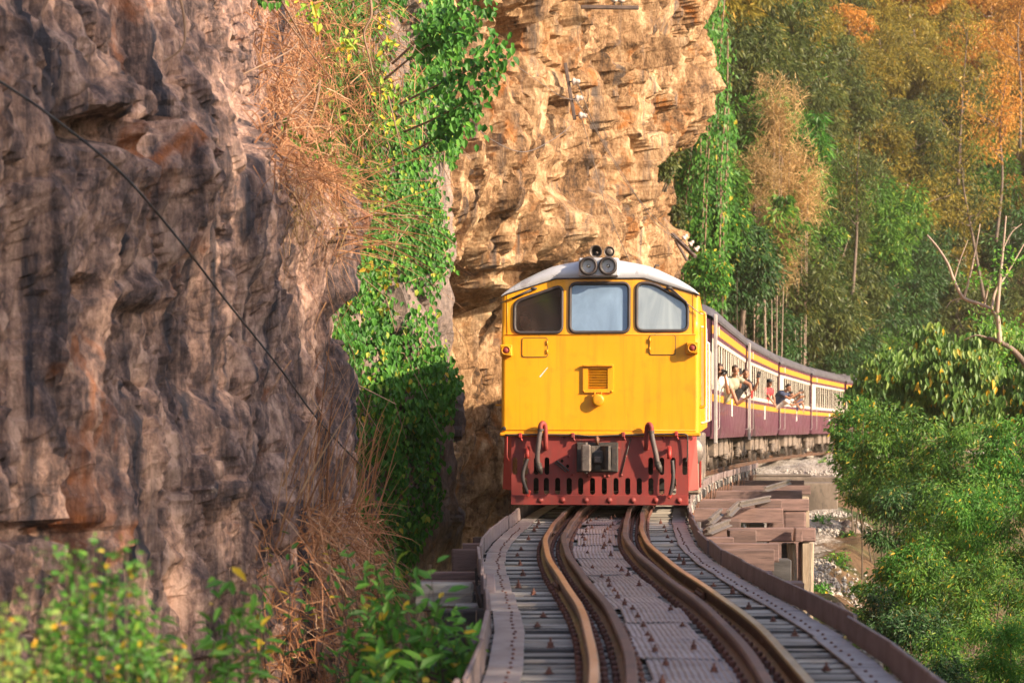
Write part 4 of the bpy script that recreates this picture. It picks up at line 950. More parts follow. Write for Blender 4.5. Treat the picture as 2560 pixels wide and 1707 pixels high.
# ================================================================ bogies and carriages
def make_bogie(parent, y):
    b = empty('bogie', (0, y, 0), 0, parent)
    for ax in (-1.05, 1.05):
        for s in (-1, 1):
            q = MB(); q.lathe([(.0001, -.05), (.10, -.06), (.30, -.045), (.36, -.06), (.375, .0), (.41, .03), (.41, .05), (.0001, .05)], (s*.56, ax, .39), (-s, 0, 0), 22); q.build('wheel', MAT['wheel'], b)
            q = MB(); q.box((s*.90, ax, .42), (.22, .26, .28), None, .03); q.lathe([(.09, 0), (.09, .05), (.0001, .06)], (s*1.0, ax, .42), (s, 0, 0), 12); q.build('axle_box', MAT['bogie'], b)
            q = MB()
            for dy in (-.26, .26):
                for k in range(5): q.lathe([(.062, -.022), (.085, -.008), (.085, .008), (.062, .022)], (s*.92, ax+dy, .34+k*.055), (0, 0, 1), 10)
            q.build('coil_spring', MAT['steel_worn'], b)
        q = MB(); q.cyl((-.9, ax, .39), (.9, ax, .39), .07, 10); q.build('axle', MAT['wheel'], b)
    for s in (-1, 1):
        q = MB(); q.prism([(-1.55, .60), (-1.5, .74), (-.55, .76), (-.3, .66), (.3, .66), (.55, .76), (1.5, .74), (1.55, .60), (.7, .58), (.45, .40), (-.45, .40), (-.7, .58)], s*.84, s*.98, 'x'); q.build('side_frame', MAT['bogie'], b)
        q = MB()
        for k in range(6): q.box((s*.93, 0, .30+k*.028), (.10, .9-.11*k, .022), None, .003)
        q.build('leaf_spring', MAT['steel_worn'], b)
        for e in (-1, 1): q = MB(); q.tube([(s*1.02, e*.62, .9), (s*1.04, e*.6, .5), (s*1.01, e*.62, .2)], .02, 6); q.build('brake_hanger', MAT['bogie'], b)
    q = MB(); q.box((0, 0, .62), (1.7, .5, .22), None, .02); q.box((0, 1.35, .6), (1.7, .14, .14), None, .01); q.box((0, -1.35, .6), (1.7, .14, .14), None, .01); q.build('bolster', MAT['bogie'], b)
    return b
make_bogie(loco, 4.0); make_bogie(loco, 12.6)
CL = 16.8; HW = 1.37
Z = dict(skirt=.90, band0=1.70, band1=1.85, cream0=1.95, sill=2.06, head=2.95, cream1=3.04, b20=3.14, b21=3.32, eave=3.42)
def side_skin(m, s, z0, z1, t=.03, y0=0.0, y1=CL, out=0.0):
    m.box((s*(HW-t/2+out), (y0+y1)/2, (z0+z1)/2), (t, y1-y0, z1-z0))
PITCH = 2.1
def make_car():
    c = empty('carriage', (0, 0, 0))
    for s in (-1, 1):
        q = MB(); V = []
        # maroon side: skirt turns in at the bottom and at both ends
        ys = [0, .25, .7, 1.2, CL-1.2, CL-.7, CL-.25, CL]; prof = [(.0, 1.70), (.0, 1.25), (.015, 1.0), (.05, .90)]
        for y in ys:
            inn = .05*max(0, 1-y/1.2)**2+.34*max(0, 1-(CL-y)/1.2)**2
            for a, z in prof: V.append((s*(HW-a-inn), y, z))
        n = 4; q.add(V, [(i*n+k, i*n+k+1, (i+1)*n+k+1, (i+1)*n+k) for i in range(len(ys)-1) for k in range(n-1)], True)
        q.build('lower_side', MAT['maroon'], c)
        def strip(z0, z1, nm, mt, off=0.0):
            q = MB(); V = []; ys2 = [0, .25, .7, 1.2, CL-1.2, CL-.7, CL-.25, CL]
            for y in ys2:
                inn = .05*max(0, 1-y/1.2)**2+.34*max(0, 1-(CL-y)/1.2)**2
                V += [(s*(HW-inn+off), y, z0), (s*(HW-inn+off), y, z1), (s*(HW-inn-.04), y, z1), (s*(HW-inn-.04), y, z0)]
            q.add(V, [(i*4+k, i*4+(k+1) % 4, (i+1)*4+(k+1) % 4, (i+1)*4+k) for i in range(len(ys2)-1) for k in range(4)])
            q.build(nm, MAT[mt], c)
        strip(1.70, 1.85, 'yellow_band', 'band', .002); strip(1.85, 1.95, 'maroon_band', 'maroon'); strip(1.95, 2.06, 'window_sill', 'cream', .006)
        strip(2.95, 3.04, 'window_header', 'cream', .004); strip(3.04, 3.14, 'maroon_band', 'maroon'); strip(3.14, 3.32, 'yellow_band', 'band', .002); strip(3.32, 3.42, 'maroon_band', 'maroon')
        strip(3.42, 3.47, 'gutter', 'car_roof', .03)
        k = 0; y = 1.25
        while y < CL-1.0:
            q_ = PILL if k % 2 == 0 else BAR
            link('window_pillar' if k % 2 == 0 else 'window_bar', q_, MAT['cream'], c, (s*(HW-.02), y, 2.505)); y += PITCH/2; k += 1
        for (a, b) in ((0.0, 1.1), (CL-1.1, CL)):
            q = MB(); V = []
            for y in (a, (a+b)/2, b):
                inn = .05*max(0, 1-y/1.2)**2+.34*max(0, 1-(CL-y)/1.2)**2
                V += [(s*(HW-inn), y, 2.06), (s*(HW-inn), y, 2.95), (s*(HW-inn-.04), y, 2.95), (s*(HW-inn-.04), y, 2.06)]
            q.add(V, [(i*4+k2, i*4+(k2+1) % 4, (i+1)*4+(k2+1) % 4, (i+1)*4+k2) for i in range(2) for k2 in range(4)]); q.build('end_panel', MAT['cream'], c)
        for y in (.95, CL-.95):
            q = MB(); q.tube(smooth_path([(s*(HW-.02), y, 2.15), (s*(HW+.06), y, 2.12), (s*(HW+.06), y, 2.0), (s*(HW+.06), y, 1.3), (s*(HW+.05), y, 1.12), (s*(HW-.03), y, 1.10)], 4), .011, 6); q.build('grab_rail', MAT['pole_grey'], c)
        for y in (CL*.45,):
            q = MB(); q.box((s*(HW+.012), y, 1.62), (.02, .26, .42), None, .004); q.build('destination_board', MAT['white_paint'], c)
        q = MB(); q.box((s*(HW+.02), 1.5, 3.25), (.03, .10, .2), None, .005); q.build('side_lamp', MAT['cream'], c)
    # roof
    prof = [(HW+.04, 3.46), (HW+.03, 3.58), (HW-.06, 3.70), (HW-.24, 3.79), (HW-.6, 3.86), (0, 3.90)]; prof = [(-x, z) for x, z in prof]+[(x, z) for x, z in prof[::-1][1:]]
    V = []; yy = [0, .35, .9, CL-.9, CL-.35, CL]; dz = [.30, .10, 0, 0, .10, .30]
    for y, d in zip(yy, dz): V += [(x*(1-(.05 if y < CL/2 else .24)*(d/.30)), y, z-d*max(0, (z-3.46)/.44)) for x, z in prof]
    n = len(prof); q = MB(); q.add(V, [(i*n+k, i*n+k+1, (i+1)*n+k+1, (i+1)*n+k) for i in range(len(yy)-1) for k in range(n-1)], True); q.build('roof', MAT['car_roof'], c)
    for k in range(5): q = MB(); q.box((0, 2.2+k*3.1, 3.92), (.5, .7, .12), None, .03); q.build('roof_vent', MAT['car_roof'], c)
    for y, t in ((0.02, 0), (CL-.02, 1)):
        me = filled('end_wall', [[(-1.3+.28*t, .95), (1.3-.28*t, .95), (1.3-.28*t, 3.43), (.9, 3.58), (.4, 3.63), (-.4, 3.63), (-.9, 3.58), (-1.3+.28*t, 3.43)], rrect(-.42, 1.15, .42, 3.05, .05)], .03); link('end_wall', me, MAT['maroon'], c, (0, y-.015, 0))
        q = MB(); yy_ = y+(-.28 if t == 0 else .0); q.box((-.47, yy_+.14, 2.1), (.07, .28, 2.0), None, .01); q.box((.47, yy_+.14, 2.1), (.07, .28, 2.0), None, .01); q.box((0, yy_+.14, 3.12), (1.0, .28, .07), None, .01); q.build('gangway', MAT['rubber'], c)
    q = MB(); q.box((0, CL/2, 1.10), (2.5, CL-.3, .12)); q.build('floor_pan', MAT['steel_dark'], c)
    q = MB(); q.box((0, CL/2, 3.44), (2.5, CL-.3, .03)); q.build('ceiling_panel', MAT['arm_wood'], c)
    q = MB(); q.box((-(HW-.09), CL/2, 2.5), (.03, CL-2.4, .95)); q.build('dark_panel_row', MAT['arm_wood'], c)  # added panel closing the far windows so the gaps read dark
    for y in (CL*.36, CL*.5, CL*.64):
        q = MB(); q.box((.75, y, .66), (.7, 1.1, .45), None, .04); q.build('battery_box', MAT['bogie'], c)
    for k in range(8):
        q = MB(); y = 2.0+k*1.6; 
        for s in (-1, 1): q.box((s*.72, y, 1.62), (.95, .42, .10), None, .03); q.box((s*.72, y+.2, 1.95), (.95, .08, .6), None, .03)
        q.build('seat_bench', MAT['arm_wood'], c)
    make_bogie(c, 2.6); make_bogie(c, CL-2.6)
    return c
q = MB(); q.box((0, 0, 0), (.030, .20, .89), None, .006); PILL = q.mesh('window_pillar'); q = MB(); q.box((0, 0, 0), (.025, .13, .89), None, .004); BAR = q.mesh('window_bar')
car0 = make_car()
tag(car0, 'maroon and cream carriage coupled right behind the locomotive', 'carriage', 'carriages of the train')
labs = ['maroon and cream carriage coupled right behind the locomotive', 'second maroon and cream carriage, with a capped passenger at its window', 'third carriage with a small passenger and hand rail, before the bushes', 'fourth carriage partly hidden behind the green bushes', 'last visible carriage, dark and nearly hidden by leaves']
CARS = []; Yf = 51.2
for i, lab in enumerate(labs):
    c = car0 if i == 0 else copy_tree(car0)
    def Yback(Yq):  # chord of length CL
        lo, hi = Yq, Yq+CL+1
        for _ in range(40):
            mid = (lo+hi)/2
            if math.hypot(cx(mid)-cx(Yq), mid-Yq) < CL: lo = mid
            else: hi = mid
        return lo
    Yb = Yback(Yf); p0, p1 = tp(Yf), tp(Yb); yaw = -math.atan2(p1.x-p0.x, p1.y-p0.y)
    c.location = p0; c.rotation_euler = (math.atan2(p1.z-p0.z, CL), 0, yaw); c['label'] = lab; c['category'] = 'carriage'; c['group'] = 'carriages of the train'
    CARS.append(c); u = (p1-p0).normalized(); Yf = Yb+.75
def in_car(i, x, y, z):
    c = CARS[i]; M = Matrix.Translation(c.location) @ c.rotation_euler.to_matrix().to_4x4(); return M @ Vector((x, y, z))
# down pipes at the carriage corners: only the first two carriages carry the grey posts
for i in (0, 1):
    q = MB(); q.box((HW+.03, .0 if i == 0 else -.3, 2.17), (.08, .07, 2.75), None, .015); q.build('corner_post', MAT['pole_grey'], CARS[i])
# ================================================================ foliage tools
def unit(a): return a/(np.linalg.norm(a, axis=-1, keepdims=True)+1e-9)
def rand_dirs(n, rng): return unit(rng.normal(size=(n, 3)))
def leaf_arrays(pos, d, nrm, size, wr=.42, fold=.12, droop=.15):
    """six-point leaves folded along the midrib"""
    d = unit(d); s = unit(np.cross(d, nrm)); u = np.cross(s, d); L = size[:, None]
    tip = pos+d*L-u*L*droop; w = L*wr*.5
    a1 = pos+d*L*.30; a2 = pos+d*L*.68-u*L*droop*.35; f = u*w*fold*2
    V = np.stack([pos, a1+s*w+f, a2+s*w*.72+f, tip, a2-s*w*.72+f, a1-s*w+f], 1)
    n = len(pos); b = (np.arange(n)*6)[:, None]
    F = np.concatenate([b+np.array([[0, 1, 2, 3]]), b+np.array([[3, 4, 5, 0]])], 0)
    return V.reshape(-1, 3), F
def tuft_arrays(pos, d, nrm, size, wr=.4):
    """four-point leaves for distant crowns"""
    d = unit(d); s = unit(np.cross(d, nrm)); u = np.cross(s, d); L = size[:, None]
    m = pos+d*L*.45
    V = np.stack([pos, m+s*L*wr*.5+u*L*.06, pos+d*L-u*L*.1, m-s*L*wr*.5+u*L*.06], 1)
    n = len(pos); return V.reshape(-1, 3), (np.arange(n)*4)[:, None]+np.array([[0, 1, 2, 3]])
def blade_arrays(pos, d, length, width, curl, segs, rng, wig=.0):
    """tapering ribbons that bow under their weight"""
    n = len(pos); d = unit(d); side = unit(np.cross(d, rand_dirs(n, rng))); ts = np.linspace(0, 1, segs+1); V = []
    bend = rand_dirs(n, rng)*wig
    for t in ts:
        c = pos+d*(length*t)[:, None]+np.array([0, 0, -1.])*(length*curl*t*t)[:, None]+bend*(length*math.sin(t*5))[:, None]*t
        w = side*(width*(1-.8*t)*.5)[:, None]; V += [c-w, c+w]
    V = np.stack(V, 1); m = 2*(segs+1); b = (np.arange(n)*m)[:, None]
    F = np.concatenate([b+np.array([[2*k, 2*k+1, 2*k+3, 2*k+2]]) for k in range(segs)], 0)
    return V.reshape(-1, 3), F, m
def mass(o):
    o['kind'] = 'stuff'; return o
def leaf_object(name, arr, tint, mat, parent=None, per=6, loc=None):
    V, F = arr[0], arr[1]
    return mass(link(name, fast_mesh(name, V, F, False, {'tint': np.repeat(tint, per)}), mat, parent, loc))
def crown_points(n_cl, per, rx, ry, rzv, clr, rng, hollow=.35, flat=.75):
    """leaf positions gathered in clumps through an uneven ellipsoid"""
    dirs = rand_dirs(n_cl, rng); r = hollow+(1-hollow)*rng.random(n_cl)**.55
    lump = 1+.28*vnoise(dirs*1.7+rng.random(3)*50, 5)
    C = dirs*(r*lump)[:, None]*np.array([rx, ry, rzv])
    k = rng.poisson(per, n_cl)+2; idx = np.repeat(np.arange(n_cl), k)
    off = rand_dirs(len(idx), rng)*(rng.random(len(idx))**.45)[:, None]*clr*rng.uniform(.6, 1.25, n_cl)[idx][:, None]; off[:, 2] *= flat
    return C, idx, C[idx]+off, off
def crown_mesh(seed, n_cl, per, rx, ry, rzv, clr, size, wr, six=False, hang=.35, hollow=.35):
    rng = np.random.default_rng(seed); C, idx, pos, off = crown_points(n_cl, per, rx, ry, rzv, clr, rng, hollow)
    n = len(pos); d = unit(off+rand_dirs(n, rng)*.35*clr+np.array([0, 0, -hang*clr])); nr = unit(np.array([0, 0, 1.])+rand_dirs(n, rng)*.8)
    sz = size*rng.uniform(.6, 1.3, n); tint = np.clip(rng.normal(.45, .2, n)+(rng.random(n_cl)[idx]-.5)*.35, 0, 1)
    if six: V, F = leaf_arrays(pos, d, nr, sz, wr); per_v = 6
    else: V, F = tuft_arrays(pos, d, nr, sz, wr); per_v = 4
    return fast_mesh('crown', V, F, False, {'tint': np.repeat(tint, per_v)}), C
def trunk_mesh(h, r, C, base_z, rng, n_limb=16, bend=.3):
    """tapered trunk rising to z=base_z+h with limbs to some crown clumps"""
    m = MB(); top = Vector((rng.uniform(-bend, bend), rng.uniform(-bend, bend), base_z+h))
    pts = smooth_path([Vector((0, 0, base_z)), Vector((rng.uniform(-bend, bend)*.5, rng.uniform(-bend, bend)*.5, base_z+h*.35)), Vector((rng.uniform(-bend, bend), rng.uniform(-bend, bend), base_z+h*.7)), top], 4)
    m.tube(pts, [r*(1.25 if k == 0 else 1-.65*k/(len(pts)-1)) for k in range(len(pts))], 7)
    for c in C[rng.permutation(len(C))[:n_limb]]:
        j = rng.integers(4, len(pts)-1); p = pts[j]; q = Vector(c); md = (p+q)*.5+Vector((rng.uniform(-.2, .2), rng.uniform(-.2, .2), rng.uniform(-.1, .4)))
        m.tube([p, md, q], [r*.38, r*.22, r*.07], 5, False)
    return m.mesh('trunk')
# ================================================================ forest on the hillside
PROTO = []
for k, (ncl, per, rx, rzz, clr, sz, wr, h) in enumerate(((95, 80, 2.3, 2.6, .62, .30, .36, 4.6), (80, 85, 2.6, 2.0, .66, .32, .34, 5.4), (110, 62, 1.9, 3.3, .55, .28, .40, 4.0), (70, 85, 2.2, 2.3, .60, .36, .30, 6.2), (60, 60, 2.0, 2.4, .50, .30, .34, 5.0))):
    me, C = crown_mesh(500+k, ncl, per, rx, rx, rzz, clr, sz, wr, hang=.5)
    tr = trunk_mesh(h+rzz*.6, .14, C, -h, np.random.default_rng(600+k), 18)
    tr.transform(Matrix.Translation((0, 0, h))); me.transform(Matrix.Translation((0, 0, h)))
    PROTO.append((me, tr, h, rx, rzz))
def tree(name, k, loc, sc, mat, label, group, bark='bark', rot=None, sz=None, lean_=(0, 0)):
    me, tr, h, rx, rzz = PROTO[k]
    e = empty(name, loc); e.rotation_euler = (lean_[0], lean_[1], random.uniform(0, 6.28) if rot is None else rot); e.scale = (sc, sc, sc*(sz or 1)); tag(e, label, 'tree', group)
    t = link('trunk', tr, MAT['bark'], e)
    if bark != 'bark': t.material_slots[0].link = 'OBJECT'; t.material_slots[0].material = MAT[bark]
    c = link('crown', me, MAT['olive_leaf'], e); c.material_slots[0].link = 'OBJECT'; c.material_slots[0].material = MAT[mat]
    return e
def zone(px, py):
    """leaf tone by the part of the hillside, warm sun glow painted into the leaves"""
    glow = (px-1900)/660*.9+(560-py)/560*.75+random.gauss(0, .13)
    if glow > 1.28: return random.choice(['orange_glow_leaf', 'orange_glow_leaf', 'gold_glow_leaf'])
    if glow > .9: return random.choice(['orange_glow_leaf', 'gold_glow_leaf', 'gold_glow_leaf', 'olive_leaf'])
    if glow > (.38 if py < 560 else .6): return random.choice(['gold_glow_leaf', 'gold_glow_leaf', 'olive_leaf', 'olive_leaf', 'olive_leaf', 'bush_leaf'])
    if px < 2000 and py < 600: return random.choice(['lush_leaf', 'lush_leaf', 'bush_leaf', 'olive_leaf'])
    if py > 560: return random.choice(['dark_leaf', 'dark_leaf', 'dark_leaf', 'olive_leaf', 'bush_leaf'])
    return random.choice(['olive_leaf', 'bush_leaf', 'olive_leaf', 'gold_glow_leaf'])
ZL = {'orange_glow_leaf': ('tree in the upper corner of the hillside with orange sun glow painted into its leaves', 'upper hillside trees painted with orange glow'), 'gold_glow_leaf': ('tree on the middle of the hillside with golden glow painted into its leaves', 'hillside trees painted with golden glow'),
      'olive_leaf': ('dull olive tree among the crowded hillside forest', 'olive trees of the hillside'), 'lush_leaf': ('bright green tree on the slope next to the overhanging cliff', 'bright green trees by the cliff'),
      'bush_leaf': ('mid green tree among the crowded hillside forest', 'green trees of the hillside'), 'dark_leaf': ('dark leaved tree low on the hillside behind the carriages', 'dark trees behind the carriages')}
rr = random.Random(5); spots = []; acc = np.zeros((0, 3))
rngT = np.random.default_rng(15); cand = np.stack([rngT.uniform(2, 62, 30000), rngT.uniform(96, 215, 30000)], -1); cz = ground_z(cand[:, 0], cand[:, 1])
flat_ = -1.75-.027*0
for (X, Y), z in zip(cand, cz):
    px = 1280+X/Y*FPX; py = 1040-(z+5-1.3)/Y*FPX
    if z < .6 or px < 1640 or px > 2720 or py < -200: continue
    if len(acc) and (((acc-np.array((X, Y, z)))**2).sum(1).min() < 2.9**2): continue
    acc = np.vstack([acc, (X, Y, z)]); spots.append((X, Y, z, px, py))
print('forest trees', len(spots))
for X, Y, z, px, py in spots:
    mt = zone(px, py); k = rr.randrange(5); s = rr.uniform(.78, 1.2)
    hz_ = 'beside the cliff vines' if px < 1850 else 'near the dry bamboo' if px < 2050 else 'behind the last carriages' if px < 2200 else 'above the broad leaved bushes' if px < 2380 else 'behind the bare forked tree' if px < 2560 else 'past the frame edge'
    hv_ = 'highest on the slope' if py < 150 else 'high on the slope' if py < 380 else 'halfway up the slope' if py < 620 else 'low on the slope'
    tone = {'orange_glow_leaf': 'orange glow painted', 'gold_glow_leaf': 'golden glow painted', 'olive_leaf': 'dull olive', 'lush_leaf': 'bright green', 'bush_leaf': 'mid green', 'dark_leaf': 'dark leaved'}[mt]
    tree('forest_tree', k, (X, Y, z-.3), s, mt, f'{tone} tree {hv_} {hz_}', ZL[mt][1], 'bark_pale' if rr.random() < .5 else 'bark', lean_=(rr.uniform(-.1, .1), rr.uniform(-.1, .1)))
# slender half-bare trees standing in front of the crowns, some leaves painted with sun glow
def slender(px0, py0, px1, py1, Y, lab, mat, seed, r=.10):
    rng = np.random.default_rng(seed); b, t = P(px0, py0, Y), P(px1, py1, Y); o = tag(empty('slender_tree', b), lab, 'tree', 'slender trees on the hillside'); H = (t-b).length
    pts = smooth_path([Vector((0, 0, -1)), (t-b)*.3+Vector((rng.normal(0, .25), 0, 0)), (t-b)*.65+Vector((rng.normal(0, .3), 0, 0)), t-b], 6); m = MB(); m.tube(pts, [r*(1-.8*k/(len(pts)-1)) for k in range(len(pts))], 7); tips = []
    for k in range(9):
        j = int(rng.integers(7, len(pts)-2)); p = pts[j]; d = Vector((rng.normal(0, 1), rng.normal(0, .5), rng.uniform(.5, 1.4))).normalized()*H*rng.uniform(.12, .3); q = [p, p+d*.5+Vector((rng.normal(0, .15), 0, -.1)), p+d]; m.tube(q, [r*.4, r*.25, r*.08], 5, False); tips += [q[1], q[2]]
    m.build('trunk', MAT['bark'], o)
    n = 1900; T = np.array([tuple(q) for q in tips+[pts[-1], pts[-4]]]); pos = T[rng.integers(0, len(T), n)]+rng.normal(0, .42, (n, 3)); arr = tuft_arrays(pos, rand_dirs(n, rng)*.7+np.array([.1, -.2, -.6]), rand_dirs(n, rng)*.6+np.array([.2, -.4, 1.]), rng.uniform(.15, .34, n), .3); leaf_object('crown', arr, np.clip(rng.normal(.5, .22, n), 0, 1), MAT[mat], o, 4)
SL = ((2395, 420, 2420, 60, 138, 'gold_glow_leaf', 'tall forked slender tree under the corner painted with sun glow'), (2285, 330, 2262, 0, 142, 'gold_glow_leaf', 'slender tree rising beside the glow painted crowns'), (2490, 560, 2520, 180, 134, 'orange_glow_leaf', 'pale slender tree near the frame edge of the hillside'), (2460, 700, 2400, 330, 128, 'gold_glow_leaf', 'leaning slender tree above the bare forked tree'), (2300, 760, 2290, 420, 126, 'olive_leaf', 'dark stemmed slender tree in the middle of the slope'), (2130, 700, 2150, 330, 124, 'olive_leaf', 'slender tree right of the dry bamboo'), (2090, 480, 2110, 120, 132, 'gold_glow_leaf', 'slender tree above the dry bamboo on the right'), (2550, 330, 2560, -40, 146, 'orange_glow_leaf', 'slender tree in the glow painted corner of the hillside'), (2210, 820, 2190, 560, 120, 'olive_leaf', 'short slender tree behind the broad leaved bushes'), (2020, 260, 2035, -60, 134, 'lush_leaf', 'slender green tree at the top of the slope near the cliff'))
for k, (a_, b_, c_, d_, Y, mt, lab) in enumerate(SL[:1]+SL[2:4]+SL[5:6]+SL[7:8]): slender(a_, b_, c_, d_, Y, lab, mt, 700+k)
# undergrowth that closes the gaps on the slope
rng = np.random.default_rng(71); n = 150000
Y = rng.uniform(94, 215, n); X = rng.uniform(2, 60, n); z = ground_z(X, Y)
px = 1280+X/Y*FPX; ok = (px > 1640) & (px < 2800) & (z > 0); X, Y, z = X[ok], Y[ok], z[ok]; n = len(X)
cl = vnoise(np.stack([X*.35, Y*.35, z*0], -1), 3); pos = np.stack([X, Y, z+rng.random(n)**1.5*(1.3+1.2*cl)], -1)
arr = tuft_arrays(pos, rand_dirs(n, rng)+np.array([.1, -.3, .2]), rand_dirs(n, rng)*.7+np.array([0, -.4, 1.]), rng.uniform(.25, .6, n), .4)
tag(leaf_object('undergrowth', arr, np.clip(rng.normal(.4, .22, n)+cl*.25, 0, 1), MAT['olive_leaf'], None, 4), 'low undergrowth covering the hillside between the trees', 'undergrowth', None, 'stuff')

# vines hanging down the back edge of the cliff
rng = np.random.default_rng(72); n = 9000; strand = rng.integers(0, 46, n)
sp = rng.uniform(1690, 1830, 46); s_top = rng.uniform(-60, 330, 46); s_len = rng.uniform(250, 560, 46); sY = rng.uniform(94, 99, 46)
t = rng.random(n); px = sp[strand]+rng.normal(0, 9, n)-t*20; py = s_top[strand]+t*s_len[strand]; Yv = sY[strand]+rng.normal(0, .3, n)
pos = np.stack([(px-1280)*Yv/FPX, Yv, 1.3-(py-1040)*Yv/FPX], -1)
vin = tag(empty('hanging_vines', pos.mean(0)), 'curtain of hanging green vines beside the sunlit cliff edge', 'vines')
arr = tuft_arrays(pos-pos.mean(0), rand_dirs(n, rng)*.6+np.array([.2, -.2, -.8]), rand_dirs(n, rng)*.5+np.array([.6, -.6, .4]), rng.uniform(.16, .34, n), .5); leaf_object('leaves', arr, np.clip(rng.normal(.5, .22, n), 0, 1), MAT['lush_leaf'], vin, 4)
m = MB()
for k in range(46):
    pts = [P(sp[k]-q*20+random.uniform(-6, 6), s_top[k]+q*s_len[k], sY[k])-Vector(pos.mean(0)) for q in (0, .35, .7, 1)]; m.tube(pts, .03, 4, False)
mass(m.build('stems', MAT['twig'], vin))

# dry bamboo plumes
def plume(name, base, n, L, spread, mat, label, seed, up=1.0, width=.03, curl=.35, cat='bamboo', group=None):
    rng = np.random.default_rng(seed); o = tag(empty(name, base), label, cat, group)
    d = np.stack([rng.normal(0, spread, n), rng.normal(0, spread, n), np.full(n, up)], -1); pos = np.stack([rng.normal(0, .5, n), rng.normal(0, .4, n), rng.uniform(0, L*.75, n)], -1)*np.array([1, 1, 1.]); pos[:, :2] *= (1+pos[:, 2:]/L)
    V, F, mm = blade_arrays(pos, d, L*rng.uniform(.25, .6, n), width*rng.uniform(.6, 1.4, n), rng.uniform(.1, curl, n), 3, rng)
    link('sprays', fast_mesh('sprays', V, F, False, {'tint': np.repeat(rng.random(n), mm)}), MAT[mat], o); return o
DB = ((1945, 330, 112, (1.2, 1.0, 3.0), 'tallest dry tan bamboo plume on the green slope'), (1880, 470, 110, (1.3, 1.0, 2.2), 'dry tan bamboo clump next to the cliff vines'), (2000, 480, 113, (1.5, 1.0, 1.9), 'dry tan bamboo clump in front of the olive trees'), (1935, 620, 109, (1.3, 1.0, 1.7), 'low dry bamboo clump under the tallest plume'))
def bamboo(px, py, Y, r, lab, seed):
    rng = np.random.default_rng(seed); c = P(px, py, Y); o = tag(empty('dry_bamboo', c), lab, 'bamboo', 'dry bamboo on the slope')
    C, idx, pos, off = crown_points(70, 44, r[0], r[1], r[2], .45, rng, .1, 1.3); n = len(pos)
    d = unit(off+np.array([0, 0, .35])+rand_dirs(n, rng)*.4); V, F, mm = blade_arrays(pos, d, rng.uniform(.25, .7, n), rng.uniform(.02, .045, n), rng.uniform(.2, .7, n), 2, rng)
    link('sprays', fast_mesh('sprays', V, F, False, {'tint': np.repeat(np.clip(rng.normal(.5, .25, n), 0, 1), mm)}), MAT['bamboo_dry'], o)
    m = MB(); base = gz(c.x, Y)-c.z
    for q in C[:7]:
        q = Vector(q); m.tube([Vector((q.x*.3, q.y*.3, min(base, -r[2]))), q*.6, q], [.03, .02, .008], 4, False)
    mass(m.build('canes', MAT['bark_pale'], o))
for k, (px, py, Y, r, lab) in enumerate(DB): bamboo(px, py, Y, r, lab, 80+k)

# ================================================================ bushes beside the viaduct
def bush(name, centre, r, n_cl, per, clr, size, wr, mat, label, seed, hang=.35, group=None, cat='bush', stems=10, down=None, thin=.02, droop_leaf=False, hollow=.3):
    """leafy bush: clumps in an ellipsoid, stems from the ground"""
    rng = np.random.default_rng(seed); C, idx, pos, off = crown_points(n_cl, per, r[0], r[1], r[2], clr, rng, hollow)
    n = len(pos); d = unit(off/clr+rand_dirs(n, rng)*.4+np.array([0, 0, -hang])); nr = unit(np.array([.25, -.45, 1.])+rand_dirs(n, rng)*.6)
    if droop_leaf: d = unit(np.array([.0, -.1, -1.])+rand_dirs(n, rng)*.45); nr = unit(np.array([.3, -1., .3])+rand_dirs(n, rng)*.6)
    tint = np.clip(rng.normal(.45, .2, n)+(rng.random(n_cl)[idx]-.5)*.4, 0, .93); tint = np.where(rng.random(n) < .035, 1.0, tint)
    o = tag(empty(name, centre), label, cat, group)
    arr = leaf_arrays(pos, d, nr, size*rng.uniform(.6, 1.3, n), wr); leaf_object('leaves', arr, tint, MAT[mat], o)
    m = MB(); base = (gz(centre[0], centre[1]) if down is None else down)-centre[2]
    for c in C[rng.permutation(n_cl)[:stems]]:
        q = Vector(c); b = Vector((q.x*.25+rng.uniform(-.2, .2), q.y*.25, base)); m.tube([b, (b+q)*.5+Vector((rng.uniform(-.15, .15), 0, .1)), q], [thin*1.6, thin, thin*.5], 5, False)
    mass(m.build('stems', MAT['stem_dark'], o)); return o
